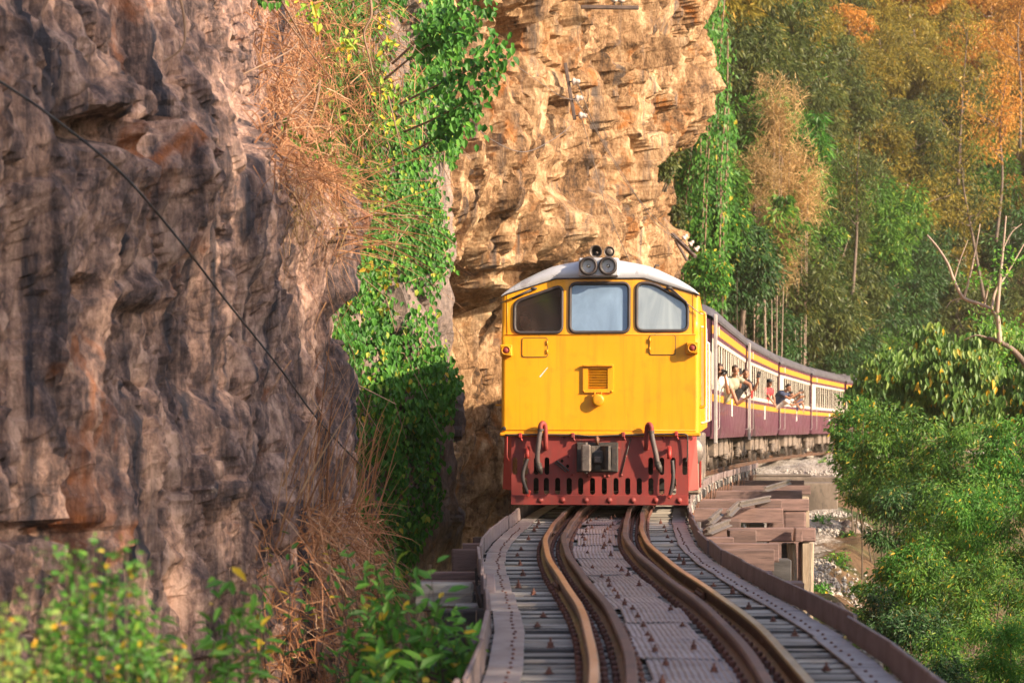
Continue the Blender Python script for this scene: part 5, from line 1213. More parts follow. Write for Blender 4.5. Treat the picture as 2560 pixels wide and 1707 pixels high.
BL = [  # px, py, Y, (rx, ry, rz), clumps, per, clump radius, leaf, ratio, material, hang, droop, label
    (2215, 985, 66, (1.15, 1.1, 1.2), 60, 42, .36, .24, .42, 'broad_leaf', .8, True, 'drooping broad leaved bush standing in front of the last carriage'),
    (2310, 925, 68, (1.25, 1.2, 1.25), 62, 42, .38, .25, .42, 'broad_leaf', .8, True, 'broad leaved bush with yellow leaves, second along the train side'),
    (2390, 960, 65, (1.3, 1.2, 1.4), 62, 42, .38, .25, .42, 'broad_leaf', .8, True, 'broad leaved bush in the middle of the valley side thicket'),
    (2500, 900, 70, (1.4, 1.2, 1.3), 62, 42, .40, .25, .42, 'broad_leaf', .8, True, 'broad leaved bush under the bare forked tree'),
    (2620, 960, 66, (1.4, 1.2, 1.5), 55, 42, .40, .25, .42, 'broad_leaf', .8, True, 'broad leaved bush cut by the frame edge under the bare tree'),
    (2135, 1080, 64, (.62, .8, 1.05), 42, 50, .28, .15, .45, 'lush_leaf', .4, False, 'light green bush touching the maroon carriage sides'),
    (2200, 1150, 60, (1.0, .9, 1.0), 56, 55, .32, .15, .42, 'bush_leaf', .4, False, 'dense green bush above the concrete abutment'),
    (2185, 1225, 58, (.75, .8, .65), 40, 55, .28, .14, .42, 'bush_leaf', .4, False, 'low green bush spreading over the abutment end'),
    (2260, 1130, 56, (1.1, .9, 1.1), 60, 55, .34, .16, .42, 'bush_leaf', .5, False, 'mid green bush below the drooping broad leaves'),
    (2390, 1190, 54, (1.2, .9, 1.1), 60, 55, .34, .16, .42, 'bush_leaf', .5, False, 'mid green bush in the centre of the thicket'),
    (2520, 1170, 52, (1.1, .9, 1.1), 60, 55, .34, .15, .42, 'lush_leaf', .5, False, 'bright green bush at the thicket edge of the frame'),
    (2270, 1290, 50, (.85, .8, .75), 50, 55, .30, .14, .40, 'dark_leaf', .5, False, 'dark leaved bush behind the gravel path'),
    (2390, 1310, 47, (1.0, .8, .85), 56, 55, .30, .13, .40, 'bush_leaf', .5, False, 'green bush right of the gravel path'),
    (2470, 1330, 45, (1.0, .8, .95), 56, 60, .30, .13, .36, 'lush_leaf', .5, False, 'feathery bright bush low at the frame edge'),
    (2270, 1440, 42, (.62, .7, .62), 48, 55, .24, .125, .46, 'lush_leaf', .5, False, 'bright broad leaved shrub leaning over the dirt slope'),
    (2205, 1550, 40, (.40, .5, .5), 34, 45, .20, .10, .45, 'dark_leaf', .5, False, 'small dark shrub at the foot of the dirt slope'),
    (2360, 1490, 39, (.85, .8, .75), 56, 60, .26, .115, .40, 'bush_leaf', .5, False, 'mid green shrub below the feathery bush'),
    (2500, 1510, 36, (.75, .7, .75), 56, 60, .24, .10, .34, 'bush_leaf', .4, False, 'fine leaved shrub at the lower frame edge'),
    (2270, 1610, 34, (.55, .6, .55), 46, 55, .22, .10, .44, 'dark_leaf', .4, False, 'dark green shrub just outside the edge boards'),
    (2420, 1650, 31, (.60, .6, .55), 48, 60, .20, .09, .36, 'bush_leaf', .4, False, 'fine leaved shrub in the lower corner'),
    (2540, 1640, 28, (.40, .5, .45), 40, 60, .17, .08, .36, 'lush_leaf', .4, False, 'bright fine leaved shrub nearest the camera in the corner'),
    (2350, 1740, 28, (.45, .5, .40), 40, 55, .18, .085, .4, 'dark_leaf', .4, False, 'dark shrub cut by the bottom of the frame'),
    (2650, 1330, 44, (1.1, .8, 1.1), 50, 60, .30, .13, .38, 'bush_leaf', .5, False, 'green bush continuing past the frame edge'),
]
for k, (px, py, Y, r, ncl, per, clr, sz, wr, mt, hang, dl, lab) in enumerate(BL):
    if not dl: sz *= .68; per = int(per*1.9); wr *= .85; ncl = int(ncl*1.15)
    bush('bush', P(px, py, Y), r, ncl, per, clr, sz, wr, mt, lab, 900+k, hang, None, 'bush', 5, None, .014, dl)
bush('cliff_shrub', P(1640, 375, 84), (.95, .8, 1.15), 60, 55, .34, .17, .5, 'olive_leaf', 'yellow green shrub growing from the sunlit cliff edge', 960, .5, None, 'shrub', 14, P(0, 480, 84).z, .025)
bush('cliff_shrub', P(1600, 318, 83), (.6, .6, .5), 30, 45, .28, .17, .5, 'lush_leaf', 'small green shrub under the cliff overhang', 961, .5, None, 'shrub', 8, P(0, 380, 83).z, .02)
bush('cliff_shrub', P(1690, 560, 88), (.25, .4, .9), 26, 40, .22, .15, .5, 'olive_leaf', 'narrow yellow green shrub low on the cliff edge', 962, .5, None, 'shrub', 8, P(0, 650, 88).z, .02)
bush('slope_shrub', P(1770, 690, 92), (.9, .8, 1.1), 50, 55, .34, .20, .34, 'lush_leaf', 'bright bushy shrub right behind the locomotive roof', 963, .6, None, 'shrub', 3, None, .02)
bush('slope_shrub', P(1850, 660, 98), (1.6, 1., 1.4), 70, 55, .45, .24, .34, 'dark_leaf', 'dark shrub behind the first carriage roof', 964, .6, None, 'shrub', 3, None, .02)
bush('slope_shrub', P(1790, 560, 97), (1.3, 1., 1.3), 60, 60, .42, .22, .36, 'lush_leaf', 'bright shrub below the hanging vines', 965, .6, None, 'shrub', 3, None, .02)
for k, (px, py, Y) in enumerate(((2060, 1165, 88), (2110, 1170, 84), (2125, 1265, 64), (2095, 1330, 58), (2150, 1340, 55), (2050, 1395, 50), (2135, 1420, 48), (2030, 1460, 46), (2090, 1500, 44), (2060, 1250, 70), (2110, 1580, 40), (2180, 1640, 36))):
    g0 = P(px, py, Y); bush('weed_clump', Vector((g0.x, Y, gz(g0.x, Y)+.12)), (.3, .3, .18), 14, 22, .13, .10, .45, 'lush_leaf' if k % 2 else 'bush_leaf', ['small green weed clump on the gravel by the ballast', 'low weeds at the ballast edge under the bushes', 'weeds sprouting beside the concrete abutment', 'weed clump halfway along the gravel path', 'weeds where the path meets the dark bush', 'weed clump at the foot of the trestle posts', 'weeds on the dirt slope under the shrub', 'small weeds just behind the edge boards', 'weeds on the lower dirt slope', 'weeds beneath the abutment corner', 'weeds beside the edge boards near the dark shrub', 'lowest weed clump outside the edge boards'][k], 1000+k, .1, 'weeds on the slope', 'weeds', 4, None, .008)
# bare forked tree
BT = tag(empty('bare_tree', P(2555, 1150, 50)), 'nearly leafless forked tree with pale crooked branches above the bushes', 'tree'); bo = BT.location.copy()
def limb(pts, r0, r1, nm, mt):
    q = smooth_path([P(a, b, c)-bo for a, b, c in pts], 5); m = MB(); m.tube(q, [r0+(r1-r0)*k/(len(q)-1) for k in range(len(q))], 7); m.build(nm, MAT[mt], BT)
limb([(2600, 1200, 50), (2590, 1020, 50), (2572, 930, 50), (2538, 880, 50), (2500, 855, 50), (2470, 845, 50.3)], .085, .04, 'trunk', 'bark')
for pts, r in (([(2500, 858, 50), (2497, 820, 50), (2490, 785, 50), (2455, 762, 50.3), (2410, 745, 50.5), (2385, 700, 50.6), (2370, 660, 50.6), (2345, 620, 50.8), (2318, 588, 51)], .055), ([(2492, 786, 50), (2500, 700, 50), (2508, 620, 50.2), (2515, 540, 50.3)], .045), ([(2480, 775, 50), (2488, 730, 50.2), (2520, 680, 50.4), (2560, 610, 50.5)], .035),
               ([(2410, 745, 50.5), (2425, 690, 50.5), (2440, 620, 50.6), (2450, 560, 50.6)], .03), ([(2460, 765, 50.3), (2470, 720, 50.2), (2478, 690, 50.2)], .03), ([(2470, 845, 50.3), (2440, 838, 50.4), (2410, 850, 50.5)], .025), ([(2385, 700, 50.6), (2400, 650, 50.6), (2420, 600, 50.6)], .02), ([(2410, 745, 50.5), (2380, 752, 50.6), (2365, 770, 50.6)], .016), ([(2508, 620, 50.2), (2530, 580, 50.2), (2555, 560, 50.2)], .02)):
    limb(pts, r, r*.35, 'branch', 'bark_pale')
rng = np.random.default_rng(77); n = 420; lp = [P(*q)-bo for q in ((2490, 690, 50), (2440, 700, 50.4), (2470, 800, 50), (2520, 640, 50.2), (2540, 820, 50), (2510, 900, 50))]
pos = np.array([lp[i] for i in rng.integers(0, len(lp), n)])+rng.normal(0, .16, (n, 3)); leaf_object('leaves', leaf_arrays(pos, rand_dirs(n, rng)+np.array([0, 0, -.5]), rand_dirs(n, rng)+np.array([0, -.5, 1]), rng.uniform(.06, .12, n), .5), np.clip(rng.normal(.7, .2, n), 0, .94), MAT['lush_leaf'], BT)

# ================================================================ growth on the near rock walls
def sample(cl, n, mask, rng):
    """random surface points of a rock wall where mask(px, py) holds"""
    px, py = cl.px, cl.py; w = mask(px, py)*(1.0)
    A = np.linalg.norm(np.cross(np.gradient(cl.P, axis=0), np.gradient(cl.P, axis=1)), axis=-1); w = (w*A).ravel(); w = w/w.sum()
    i = rng.choice(len(w), n, p=w); jit = rng.normal(0, .03, (n, 3))
    return cl.P.reshape(-1, 3)[i]+jit, cl.N.reshape(-1, 3)[i]
crb_y = [-200, 0, 60, 130, 200, 300, 500, 650, 690, 760, 850, 950, 1050, 1200, 1300, 1400, 1500, 1700]; crb_x = [1060, 1090, 1110, 1130, 1120, 1120, 1090, 1098, 1085, 1060, 1072, 1112, 1105, 1088, 1062, 1010, 970, 900]
rng = np.random.default_rng(90)
def cmask(px, py):
    right = np.interp(py, crb_y, crb_x); m = (px < right+8) & (px > 780) & (py > -60) & (py < 1560)
    nz = vnoise(np.stack([px/70, py/60, px*0], -1), 8); gap = np.exp(-(((px-1030)/36)**2+((py-760)/45)**2))*1.0+np.exp(-(((px-1050)/30)**2+((py-640)/30)**2))*.6+np.exp(-(((px-980)/60)**2+((py-90)/90)**2))*1.0+np.exp(-(((px-1090)/26)**2+((py-440)/60)**2))
    return m*np.clip(.95+nz*.75-gap, 0, 1.4)
n = 42000; pos, nr = sample(MID, n, cmask, rng)
cre = tag(empty('creeper', (-2, 38, -3)), 'green leafy creeper draped over the dark rock buttress', 'creeper'); co = np.array((-2, 38, -3.))
out = unit(np.array([.45, -.85, .1])+nr*.4); pos = pos+out*(rng.random(n)**1.3*.34)[:, None]
d = unit(np.array([.05, -.25, -1.])+rand_dirs(n, rng)*.55); up = unit(np.array([.35, -1., .35])+rand_dirs(n, rng)*.55)
cln = vnoise(pos*1.6, 12); tint = np.clip(rng.normal(.46, .19, n)+cln*.16, 0, .88); tint = np.where(rng.random(n) < .05, rng.uniform(.9, 1, n), tint)
leaf_object('leaves', leaf_arrays(pos-co, d, up, rng.uniform(.055, .135, n), .62, .1), tint, MAT['creeper_leaf'], cre)
m = MB(); pv, nv = sample(MID, 90, cmask, rng)
for q in pv:
    q = Vector(q-co)+Vector((.1, -.15, 0)); m.tube([q, q+Vector((random.uniform(-.3, .3), random.uniform(-.1, .1), random.uniform(-.5, .1))), q+Vector((random.uniform(-.6, .6), random.uniform(-.2, .2), random.uniform(-1.1, -.3)))], [.012, .010, .006], 5, False)
mass(m.build('stems', MAT['twig'], cre))
# leafy branch reaching out at the top of the buttress
br = tag(empty('leafy_branch', P(1000, 150, 36)), 'round leaved branch reaching out from the top of the buttress', 'branch'); b0 = br.location.copy(); m = MB(); tips = []
for pts in (((960, 200, 36), (1060, 120, 35.6), (1150, 80, 35.3), (1215, 20, 35)), ((1000, 260, 36), (1100, 210, 35.6), (1180, 170, 35.2), (1250, 110, 35)), ((1010, 330, 36.4), (1100, 290, 36), (1180, 240, 35.6), (1235, 150, 35.3)), ((980, 160, 36), (1080, 70, 35.6), (1130, 40, 35.6), (1180, -20, 35.4)), ((1030, 380, 36.5), (1120, 330, 36), (1180, 300, 35.7))):
    q = smooth_path([P(*a)-b0 for a in pts], 8); m.tube(q, [.02-.015*k/(len(q)-1) for k in range(len(q))], 5); tips += q[6:]
mass(m.build('stems', MAT['twig'], br))
n = 760; rng = np.random.default_rng(91); pos = np.array([tips[i] for i in rng.integers(0, len(tips), n)])+rng.normal(0, 1, (n, 3))*np.array([.12, .15, .12])
leaf_object('leaves', leaf_arrays(pos, np.array([.1, -.2, -.8])+rand_dirs(n, rng)*.7, np.array([.3, -1, .4])+rand_dirs(n, rng)*.6, rng.uniform(.09, .17, n), .66), np.clip(rng.normal(.42, .2, n), 0, .92), MAT['creeper_leaf'], br)

def straw(name, cl, mask, n, L, W, label, seed, dirf, curl=.5, segs=5, offs=.1, mat='straw', wig=.1, base=None, cat='dry grass'):
    rng = np.random.default_rng(seed); pos, nr = sample(cl, n, mask, rng); o = pos.mean(0)
    d = dirf(pos, nr, rng, n); V, F, mm = blade_arrays(pos+unit(np.array([.6, -.8, 0.]))*(rng.random(n)*offs)[:, None]-o, d, L*rng.uniform(.4, 1.2, n), W*rng.uniform(.5, 1.3, n), curl*rng.uniform(.2, 1.3, n), segs, rng, wig)
    return tag(link(name, fast_mesh(name, V, F, False, {'tint': np.repeat(np.clip(rng.normal(.5, .25, n), 0, 1), mm)}), MAT[mat], None, o), label, cat, None, 'stuff')
straw('dry_grass', NEAR, lambda px, py: ((px > 600) & (px < 840) & (py < 470) & (py > -160))*np.clip(1-np.abs(px-740)/150, .15, 1), 1700, .60, .014, 'orange dry straw hanging over the top of the near rock wall', 101,
      lambda p, nr, r, n: np.array([.4, -.25, -.2])+rand_dirs(n, r)*1.3, .5, 6, .45, wig=.28)
straw('dry_grass', MID, lambda px, py: ((px > 640) & (px < 985) & (py < 470) & (py > -120))*np.clip(1.2-np.hypot((px-800)/190, (py-180)/260), 0, 1), 2500, .62, .015, 'tangled orange dry straw between the near wall and the creeper', 102,
      lambda p, nr, r, n: np.array([.35, -.35, -.15])+rand_dirs(n, r)*1.3, .45, 6, 1.0, wig=.28)
straw('dry_grass', NEAR, lambda px, py: ((px > 780) & (px < 905) & (py > 380) & (py < 640))*1.0, 75, 1.35, .013, 'long tan grass stalks fanning out from the near wall edge over the creeper', 103,
      lambda p, nr, r, n: np.array([1.0, -.25, .12])+rand_dirs(n, r)*np.array([.45, .3, .5]), .28, 5, .15, wig=.03)
straw('dry_grass', NEAR, lambda px, py: ((px > 700) & (px < 890) & (py > 400) & (py < 560))*1.0, 700, .38, .009, 'grey tangled dry roots on the bulge of the near wall', 104,
      lambda p, nr, r, n: np.array([.2, -.3, -.6])+rand_dirs(n, r)*.9, .5, 5, .2, mat='bamboo_dry')
straw('dry_grass', NEAR, lambda px, py: ((px > 600) & (px < 930) & (py > 1270) & (py < 1850))*np.clip((px-560)/220, .1, 1), 3600, .58, .016, 'matted orange dry grass at the lower edge of the near wall', 105,
      lambda p, nr, r, n: np.array([.3, -.35, .15])+rand_dirs(n, r)*.85, .75, 6, .4, wig=.16)
straw('dry_grass', NEAR, lambda px, py: ((px > 610) & (px < 900) & (py > 1180) & (py < 1420))*np.clip((px-560)/220, .1, 1), 190, 1.35, .018, 'tall bent orange reed stalks standing against the near wall', 106,
      lambda p, nr, r, n: np.array([.22, -.2, 1.0])+rand_dirs(n, r)*.25, .32, 7, .3, wig=.03)
straw('dry_grass', NEAR, lambda px, py: ((px > 640) & (px < 880) & (py > 560) & (py < 1150))*np.clip((px-600)/260, .05, 1)**2, 240, .5, .010, 'thin dry stalks scattered over the near wall face', 107,
      lambda p, nr, r, n: np.array([.1, -.3, -.8])+rand_dirs(n, r)*.6, .3, 5, .15, wig=.12)
# bare twigs crossing in front of the straw
tw = tag(empty('bare_twigs', P(800, 200, 24)), 'pale bare twigs hanging across the dry straw', 'twigs'); t0 = tw.location.copy()
for pts, r in ((((560, 210, 22), (620, 180, 22), (720, 130, 22.5), (745, 105, 23)), .010), (((640, -20, 22), (690, 20, 23), (745, 90, 23.4), (790, 150, 24), (840, 210, 25)), .010), (((690, -20, 22), (725, 40, 22.8), (770, 120, 23.5)), .012), (((925, -10, 26), (928, 40, 26), (910, 85, 26), (925, 150, 26), (932, 190, 26)), .016), (((930, 45, 26), (1000, 90, 27), (1060, 140, 28)), .008),
               (((560, 350, 22), (640, 320, 22.5), (745, 295, 23)), .009), (((800, 200, 24), (790, 260, 24), (770, 320, 24), (765, 400, 24), (762, 470, 24), (750, 520, 24)), .016), (((700, 310, 23), (745, 265, 23.5), (800, 205, 24)), .010), (((970, 240, 27), (985, 300, 27), (1000, 360, 27), (1012, 410, 27)), .010), (((450, -10, 19), (462, 60, 19), (455, 120, 19), (400, 160, 19), (355, 195, 19)), .012), (((880, 520, 25), (960, 535, 27), (1080, 540, 30)), .008), (((860, 905, 25.6), (900, 1000, 28), (950, 1080, 30)), .010), (((850, 940, 25.6), (930, 980, 28), (990, 1010, 30)), .014), (((880, 975, 26), (875, 1060, 27), (880, 1110, 27)), .008)):
    q = smooth_path([P(*a)-t0 for a in pts], 6); m = MB(); m.tube(q, [r*(1-.55*k/(len(q)-1)) for k in range(len(q))], 6); m.build('twig', MAT['twig'], tw)
# fern fronds
def frond(pts, ln, n, label, parent=None):
    q = smooth_path([P(*a) for a in pts], 10); o = tag(empty('fern_frond', q[0]), label, 'fern'); rngf = np.random.default_rng(len(q)+int(pts[0][0])); m = MB(); m.tube([a-q[0] for a in q], .006, 5); m.build('stem', MAT['twig'], o)
    pos = []; d = []
    for k in range(n):
        a = q[int(k/n*(len(q)-1))]-q[0]; s = 1 if k % 2 else -1; pos.append(a); d.append((.15, -.2, -.9) if s < 0 else (.35, -.5, .35))
    leaf_object('leaflets', leaf_arrays(np.array([tuple(p) for p in pos]), np.array(d)+rngf.normal(0, .12, (n, 3)), np.tile(np.array([[.4, -1, .3]]), (n, 1)), ln*rngf.uniform(.7, 1.1, n), .42), np.clip(rngf.normal(.55, .15, n), 0, .85), MAT['creeper_leaf'], o)
frond([(706, 310, 23), (735, 345, 23), (765, 370, 23.2), (815, 385, 23.6), (905, 425, 24.5)], .10, 46, 'fern frond arching over the dry roots of the near wall'); frond([(760, 375, 23.2), (790, 365, 23.4), (830, 355, 23.8)], .08, 20, 'short fern frond above the arching one'); frond([(645, -5, 22), (670, 5, 22), (710, 3, 22.4)], .10, 18, 'fern frond tip at the top of the frame')
# yellow-green sprigs among the straw
rng = np.random.default_rng(93); n = 260; cen = [(770, 20, 24), (790, 45, 24), (880, 110, 26), (960, 60, 28), (965, 120, 28), (975, 225, 28), (970, 320, 28), (890, 460, 26), (945, 500, 27), (700, 460, 23), (735, 465, 23), (930, 660, 28), (960, 770, 29), (965, 690, 29)]
pos = np.array([tuple(P(*cen[i])) for i in rng.integers(0, len(cen), n)])+rng.normal(0, .07, (n, 3)); so = pos.mean(0)
sg = tag(empty('yellow_sprigs', so), 'yellow green leaf sprigs scattered among the dry straw', 'sprigs'); leaf_object('leaves', leaf_arrays(pos-so, rand_dirs(n, rng)+np.array([0, 0, -.5]), np.array([.3, -1, .4])+rand_dirs(n, rng)*.5, rng.uniform(.06, .11, n), .5), np.clip(rng.normal(.93, .05, n), .7, 1), MAT['creeper_leaf'], sg)

# ================================================================ foreground plants, out of focus
def sprig_bush(name, items, label, mat, leaf, wr, seed, per=26, cat='plant', stem='stem_dark', spread=.05, hangv=-.35):
    """stems given as image polylines (px, py, Y) carrying leaves along their length"""
    rng = np.random.default_rng(seed); o0 = P(*items[0][0]); o = tag(empty(name, o0), label, cat); pos = []; dd = []; m = MB()
    for pts in items:
        q = smooth_path([P(*a)-o0 for a in pts], 8); m.tube(q, [.0045*(1-.6*k/(len(q)-1)) for k in range(len(q))], 5)
        for k in range(per):
            t = .2+.8*k/per; i = min(len(q)-2, int(t*(len(q)-1))); ax = (q[i+1]-q[i]).normalized(); pos.append(q[i]+Vector(rng.normal(0, spread*.35, 3))); r = Vector(rng.normal(0, 1, 3)); r = (r-ax*r.dot(ax)).normalized(); dd.append(r*.8+ax*.6+Vector((0, 0, hangv)))
    n = len(pos); tint = np.clip(rng.normal(.55, .2, n), 0, .93); tint = np.where(rng.random(n) < .07, 1.0, tint)
    leaf_object('leaves', leaf_arrays(np.array([tuple(p) for p in pos]), np.array([tuple(p) for p in dd]), unit(np.array([.25, -.5, 1.])+rand_dirs(n, rng)*.5), leaf*rng.uniform(.65, 1.25, n), wr), tint, MAT[mat], o); mass(m.build('stems', MAT[stem], o)); return o
rs = random.Random(3)
def fan(x0, x1, y0, y1, base_y, Y, n, lean_=60):
    out = []
    for k in range(n):
        x = rs.uniform(x0, x1); y = rs.uniform(y0, y1); bx = x+rs.uniform(-lean_, lean_)
        out.append([(bx, base_y, Y+rs.uniform(-.5, .5)), ((bx+x)/2+rs.uniform(-20, 20), (y+base_y)/2, Y+rs.uniform(-.4, .4)), (x, y, Y+rs.uniform(-.5, .2))])
    return out
sprig_bush('foreground_shrub', fan(110, 380, 1330, 1620, 1900, 9.2, 32), 'blurred green and yellow shrub rising in the lower corner by the rock', 'lush_leaf', .042, .5, 301, 46, spread=.06)
sprig_bush('foreground_shrub', fan(-60, 160, 1480, 1660, 1900, 8.6, 14), 'blurred low shrub at the very frame edge below the rock overhang', 'broad_leaf', .04, .5, 302, 40, spread=.06)
sprig_bush('foreground_shrub', fan(300, 480, 1580, 1690, 1900, 9.6, 16), 'blurred yellow tipped shrub between the two leafy plants', 'broad_leaf', .038, .4, 303, 40, spread=.06)
sprig_bush('foreground_plant', fan(400, 660, 1370, 1640, 1850, 11.5, 18), 'long leaved plant drooping in front of the rock foot', 'lush_leaf', .10, .34, 304, 13, hangv=-.7)
sprig_bush('foreground_plant', fan(890, 1180, 1400, 1660, 1880, 14, 46, 110), 'bright green leafy plant beside the left edge boards', 'lush_leaf', .105, .40, 305, 20, hangv=-.1)
sprig_bush('foreground_plant', fan(860, 1000, 1330, 1480, 1800, 17, 9, 60), 'loose green plant just above the bright leafy one', 'lush_leaf', .11, .42, 306, 14, hangv=-.2)
sprig_bush('foreground_plant', fan(650, 880, 1310, 1480, 1700, 19, 9, 60), 'thin green climber in the matted dry grass', 'lush_leaf', .09, .42, 307, 12, hangv=-.2)
sprig_bush('foreground_plant', fan(880, 1060, 1600, 1690, 1950, 12.5, 12, 60), 'broad blurred leaves at the bottom of the frame', 'lush_leaf', .13, .36, 308, 12, hangv=-.1)

# ================================================================ tall trees beyond the frame that shade the foreground
SH = random.Random(9); shade = []
for k in range(4):
    yy = 7.2+k*4.0+SH.uniform(-.4, .4); shade.append((8.5+max(0, yy)*.24+SH.uniform(0, 4.0), yy))
for k, (X, Y) in enumerate(shade):
    tree('shade_tree', 4, (X, Y, gz(X, Y)-.4), SH.uniform(1.9, 2.15), 'bush_leaf', 'tall valley side tree outside the picture shading the near rock wall', 'shade trees outside the picture', sz=1.45)

# ================================================================ telegraph arms, wires and cables on the rock
def arm(name, p0, p1, w, pins, label, legs=()):
    a = tag(empty(name, p0), label, 'telegraph arm'); m = MB(); d = p1-p0; m.box(d/2, (w, w*.8, d.length), d.to_track_quat('Z', 'Y').to_matrix(), .01); m.build('beam', MAT['arm_wood'], a)
    for (t, off) in pins:
        b = d*t; e = empty('insulator', b+off*.4, 0, a); ax = off.normalized()
        m = MB(); m.cyl(-off*.4, off*.4, .016, 6); m.build('pin', MAT['steel_dark'], e)
        m = MB(); m.lathe([(.05, -.02), (.085, 0), (.09, .05), (.055, .075), (.06, .10), (.055, .15), (.03, .18), (.0001, .19)], off*.25, ax, 14); m.build('cup', MAT['insulator'], e)
    for q0, q1 in legs:
        m = MB(); dd = q1-q0; m.box((q0+q1)/2-p0, (w*.7, w*.5, dd.length), dd.to_track_quat('Z', 'Y').to_matrix(), .01); m.build('brace', MAT['arm_wood'], a)
    return a
def cl(px, py, Y, gap=.2):
    f = front(FAR, px, py, 12); return P(px, py, min(Y, f-gap) if f else Y)
ya = min(cl(x, 19, 60, .25).y for x in (1452, 1500, 1550, 1597)); yb = min(cl(x, y, 60, .25).y for x, y in ((1413, 158), (1420, 205), (1428, 250), (1437, 300)))
arm('telegraph_crossbar', P(1452, 18, ya), P(1597, 20, ya), .11, [(.58, Vector((0, 0, .22))), (.70, Vector((0, 0, .22)))], 'horizontal wooden telegraph arm bolted across the top of the cliff')
arm('telegraph_crossbar', P(1413, 158, yb), P(1437, 300, yb), .10, [(.33, Vector((.16, -.05, 0))), (.64, Vector((.18, -.05, .02))), (.93, Vector((.2, -.05, 0)))], 'upright wooden telegraph arm with three knobs on the cliff face')
arm('telegraph_crossbar', P(1680, 585, 78), P(1738, 642, 77), .13, [(.35, Vector((.16, 0, .16))), (.62, Vector((.16, 0, .16))), (.86, Vector((.16, 0, .16)))], 'slanting telegraph arm with white knobs over the carriage roof', [(P(1688, 600, 78), P(1718, 652, 77.5))])
def wire(name, pts, r, mat, label, cat='wire', group=None):
    q = smooth_path([cl(*a) if cat == 'wire' else P(*a) for a in pts], 10); m = MB(); m.tube([a-q[0] for a in q], r, 6); return tag(m.build(name, MAT[mat], None, q[0]), label, cat, group)
cpts = [(-60, 170), (0, 205), (120, 285), (300, 430), (440, 590), (560, 745), (700, 920), (780, 1030), (860, 1120)]
cq = smooth_path([Vector((x, y, 0)) for x, y in cpts], 5); cpts = [(q.x, q.y) for q in cq]
cY = [(front(NEAR, max(x, 4), y, 22) or 25.6)-.4 for x, y in cpts]
for i in range(len(cY)-2, -1, -1): cY[i] = min(cY[i], cY[i+1])
wire('power_cable', [(x, y, Yc) for (x, y), Yc in zip(cpts, cY)]+[(930, 1190, 27)], .0085, 'cable', 'black cable sagging diagonally across the near rock wall', 'cable')
G = 'telegraph wires on the cliff'
wire('telegraph_wire', [(1160, 290, 44), (1230, 350, 46), (1310, 380, 49), (1380, 350, 53), (1428, 315, 56)], .008, 'wire', 'pale wire looping low across the cliff from the upright arm', 'wire', G)
wire('telegraph_wire', [(1240, 130, 44), (1320, 185, 49), (1400, 240, 54), (1440, 250, 56)], .007, 'wire', 'wire running down to the middle knob of the upright arm', 'wire', G)
wire('telegraph_wire', [(1440, 250, 56), (1480, 310, 57), (1525, 390, 59), (1590, 490, 63), (1690, 600, 76)], .009, 'wire', 'longest wire crossing from the upright arm towards the slanting arm', 'wire', G)
wire('telegraph_wire', [(1445, 210, 56), (1490, 320, 57), (1560, 440, 60), (1640, 560, 68), (1700, 600, 77)], .009, 'wire', 'wire just above the longest one towards the slanting arm', 'wire', G)
wire('telegraph_wire', [(1452, 290, 56), (1475, 370, 56.5), (1510, 500, 57), (1550, 600, 57.5), (1572, 650, 58)], .007, 'wire', 'steep wire dropping from the lowest knob to the locomotive roof', 'wire', G)

# gravel lying on the ballast and the path
rng = np.random.default_rng(55); n = 9000
Yg = np.where(rng.random(n) < .55, rng.uniform(78, 108, n), rng.uniform(42, 78, n)); dg_ = np.where(Yg > 78, rng.uniform(.9, 4.0, n), rng.normal(3.1, .9, n)); Xg = cxf(Yg)+dg_; zg = ground_z(Xg, Yg)+fbm(np.stack([Xg, Yg, Xg*0], -1)*.5, 4, 401)*.0
base = np.array([(1, 0, 0), (-1, 0, 0), (0, 1, 0), (0, -1, 0), (0, 0, 1), (0, 0, -1)], float); tri = np.array([(0, 2, 4), (2, 1, 4), (1, 3, 4), (3, 0, 4), (2, 0, 5), (1, 2, 5), (3, 1, 5), (0, 3, 5)])
V = base[None]*rng.uniform(.02, .065, n)[:, None, None]*rng.uniform(.6, 1.4, (n, 6, 1)); V = V+np.stack([Xg, Yg, zg+.03], -1)[:, None]
tag(link('gravel', fast_mesh('gravel', V.reshape(-1, 3), ((np.arange(n)*6)[:, None, None]+tri[None]).reshape(-1, 3)), MAT['stone']), 'pale grey gravel scattered over the ballast and dirt path', 'gravel', None, 'stuff')
m = MB(); m.ell((0, 0, .12), (.32, .3, .2), 9, 6); me = m.mesh('boulder')
for v in me.vertices: v.co *= random.uniform(.85, 1.15)
for k, (px, py, Y, s, lab) in enumerate(((2125, 1305, 66, 1.0, 'dark rounded boulder on the gravel path near the abutment'), (2115, 1275, 70, .7, 'smaller boulder at the abutment corner'), (2080, 1480, 46, 1.1, 'grey boulder half buried in the lower dirt slope'))):
    q = P(px, py, Y); o = link('boulder', me, MAT['mid_rock'], None, (q.x, Y, gz(q.x, Y)-.05), (0, 0, k*1.3)); o.scale = (s, s, s); tag(o, lab, 'boulder', 'boulders by the path')
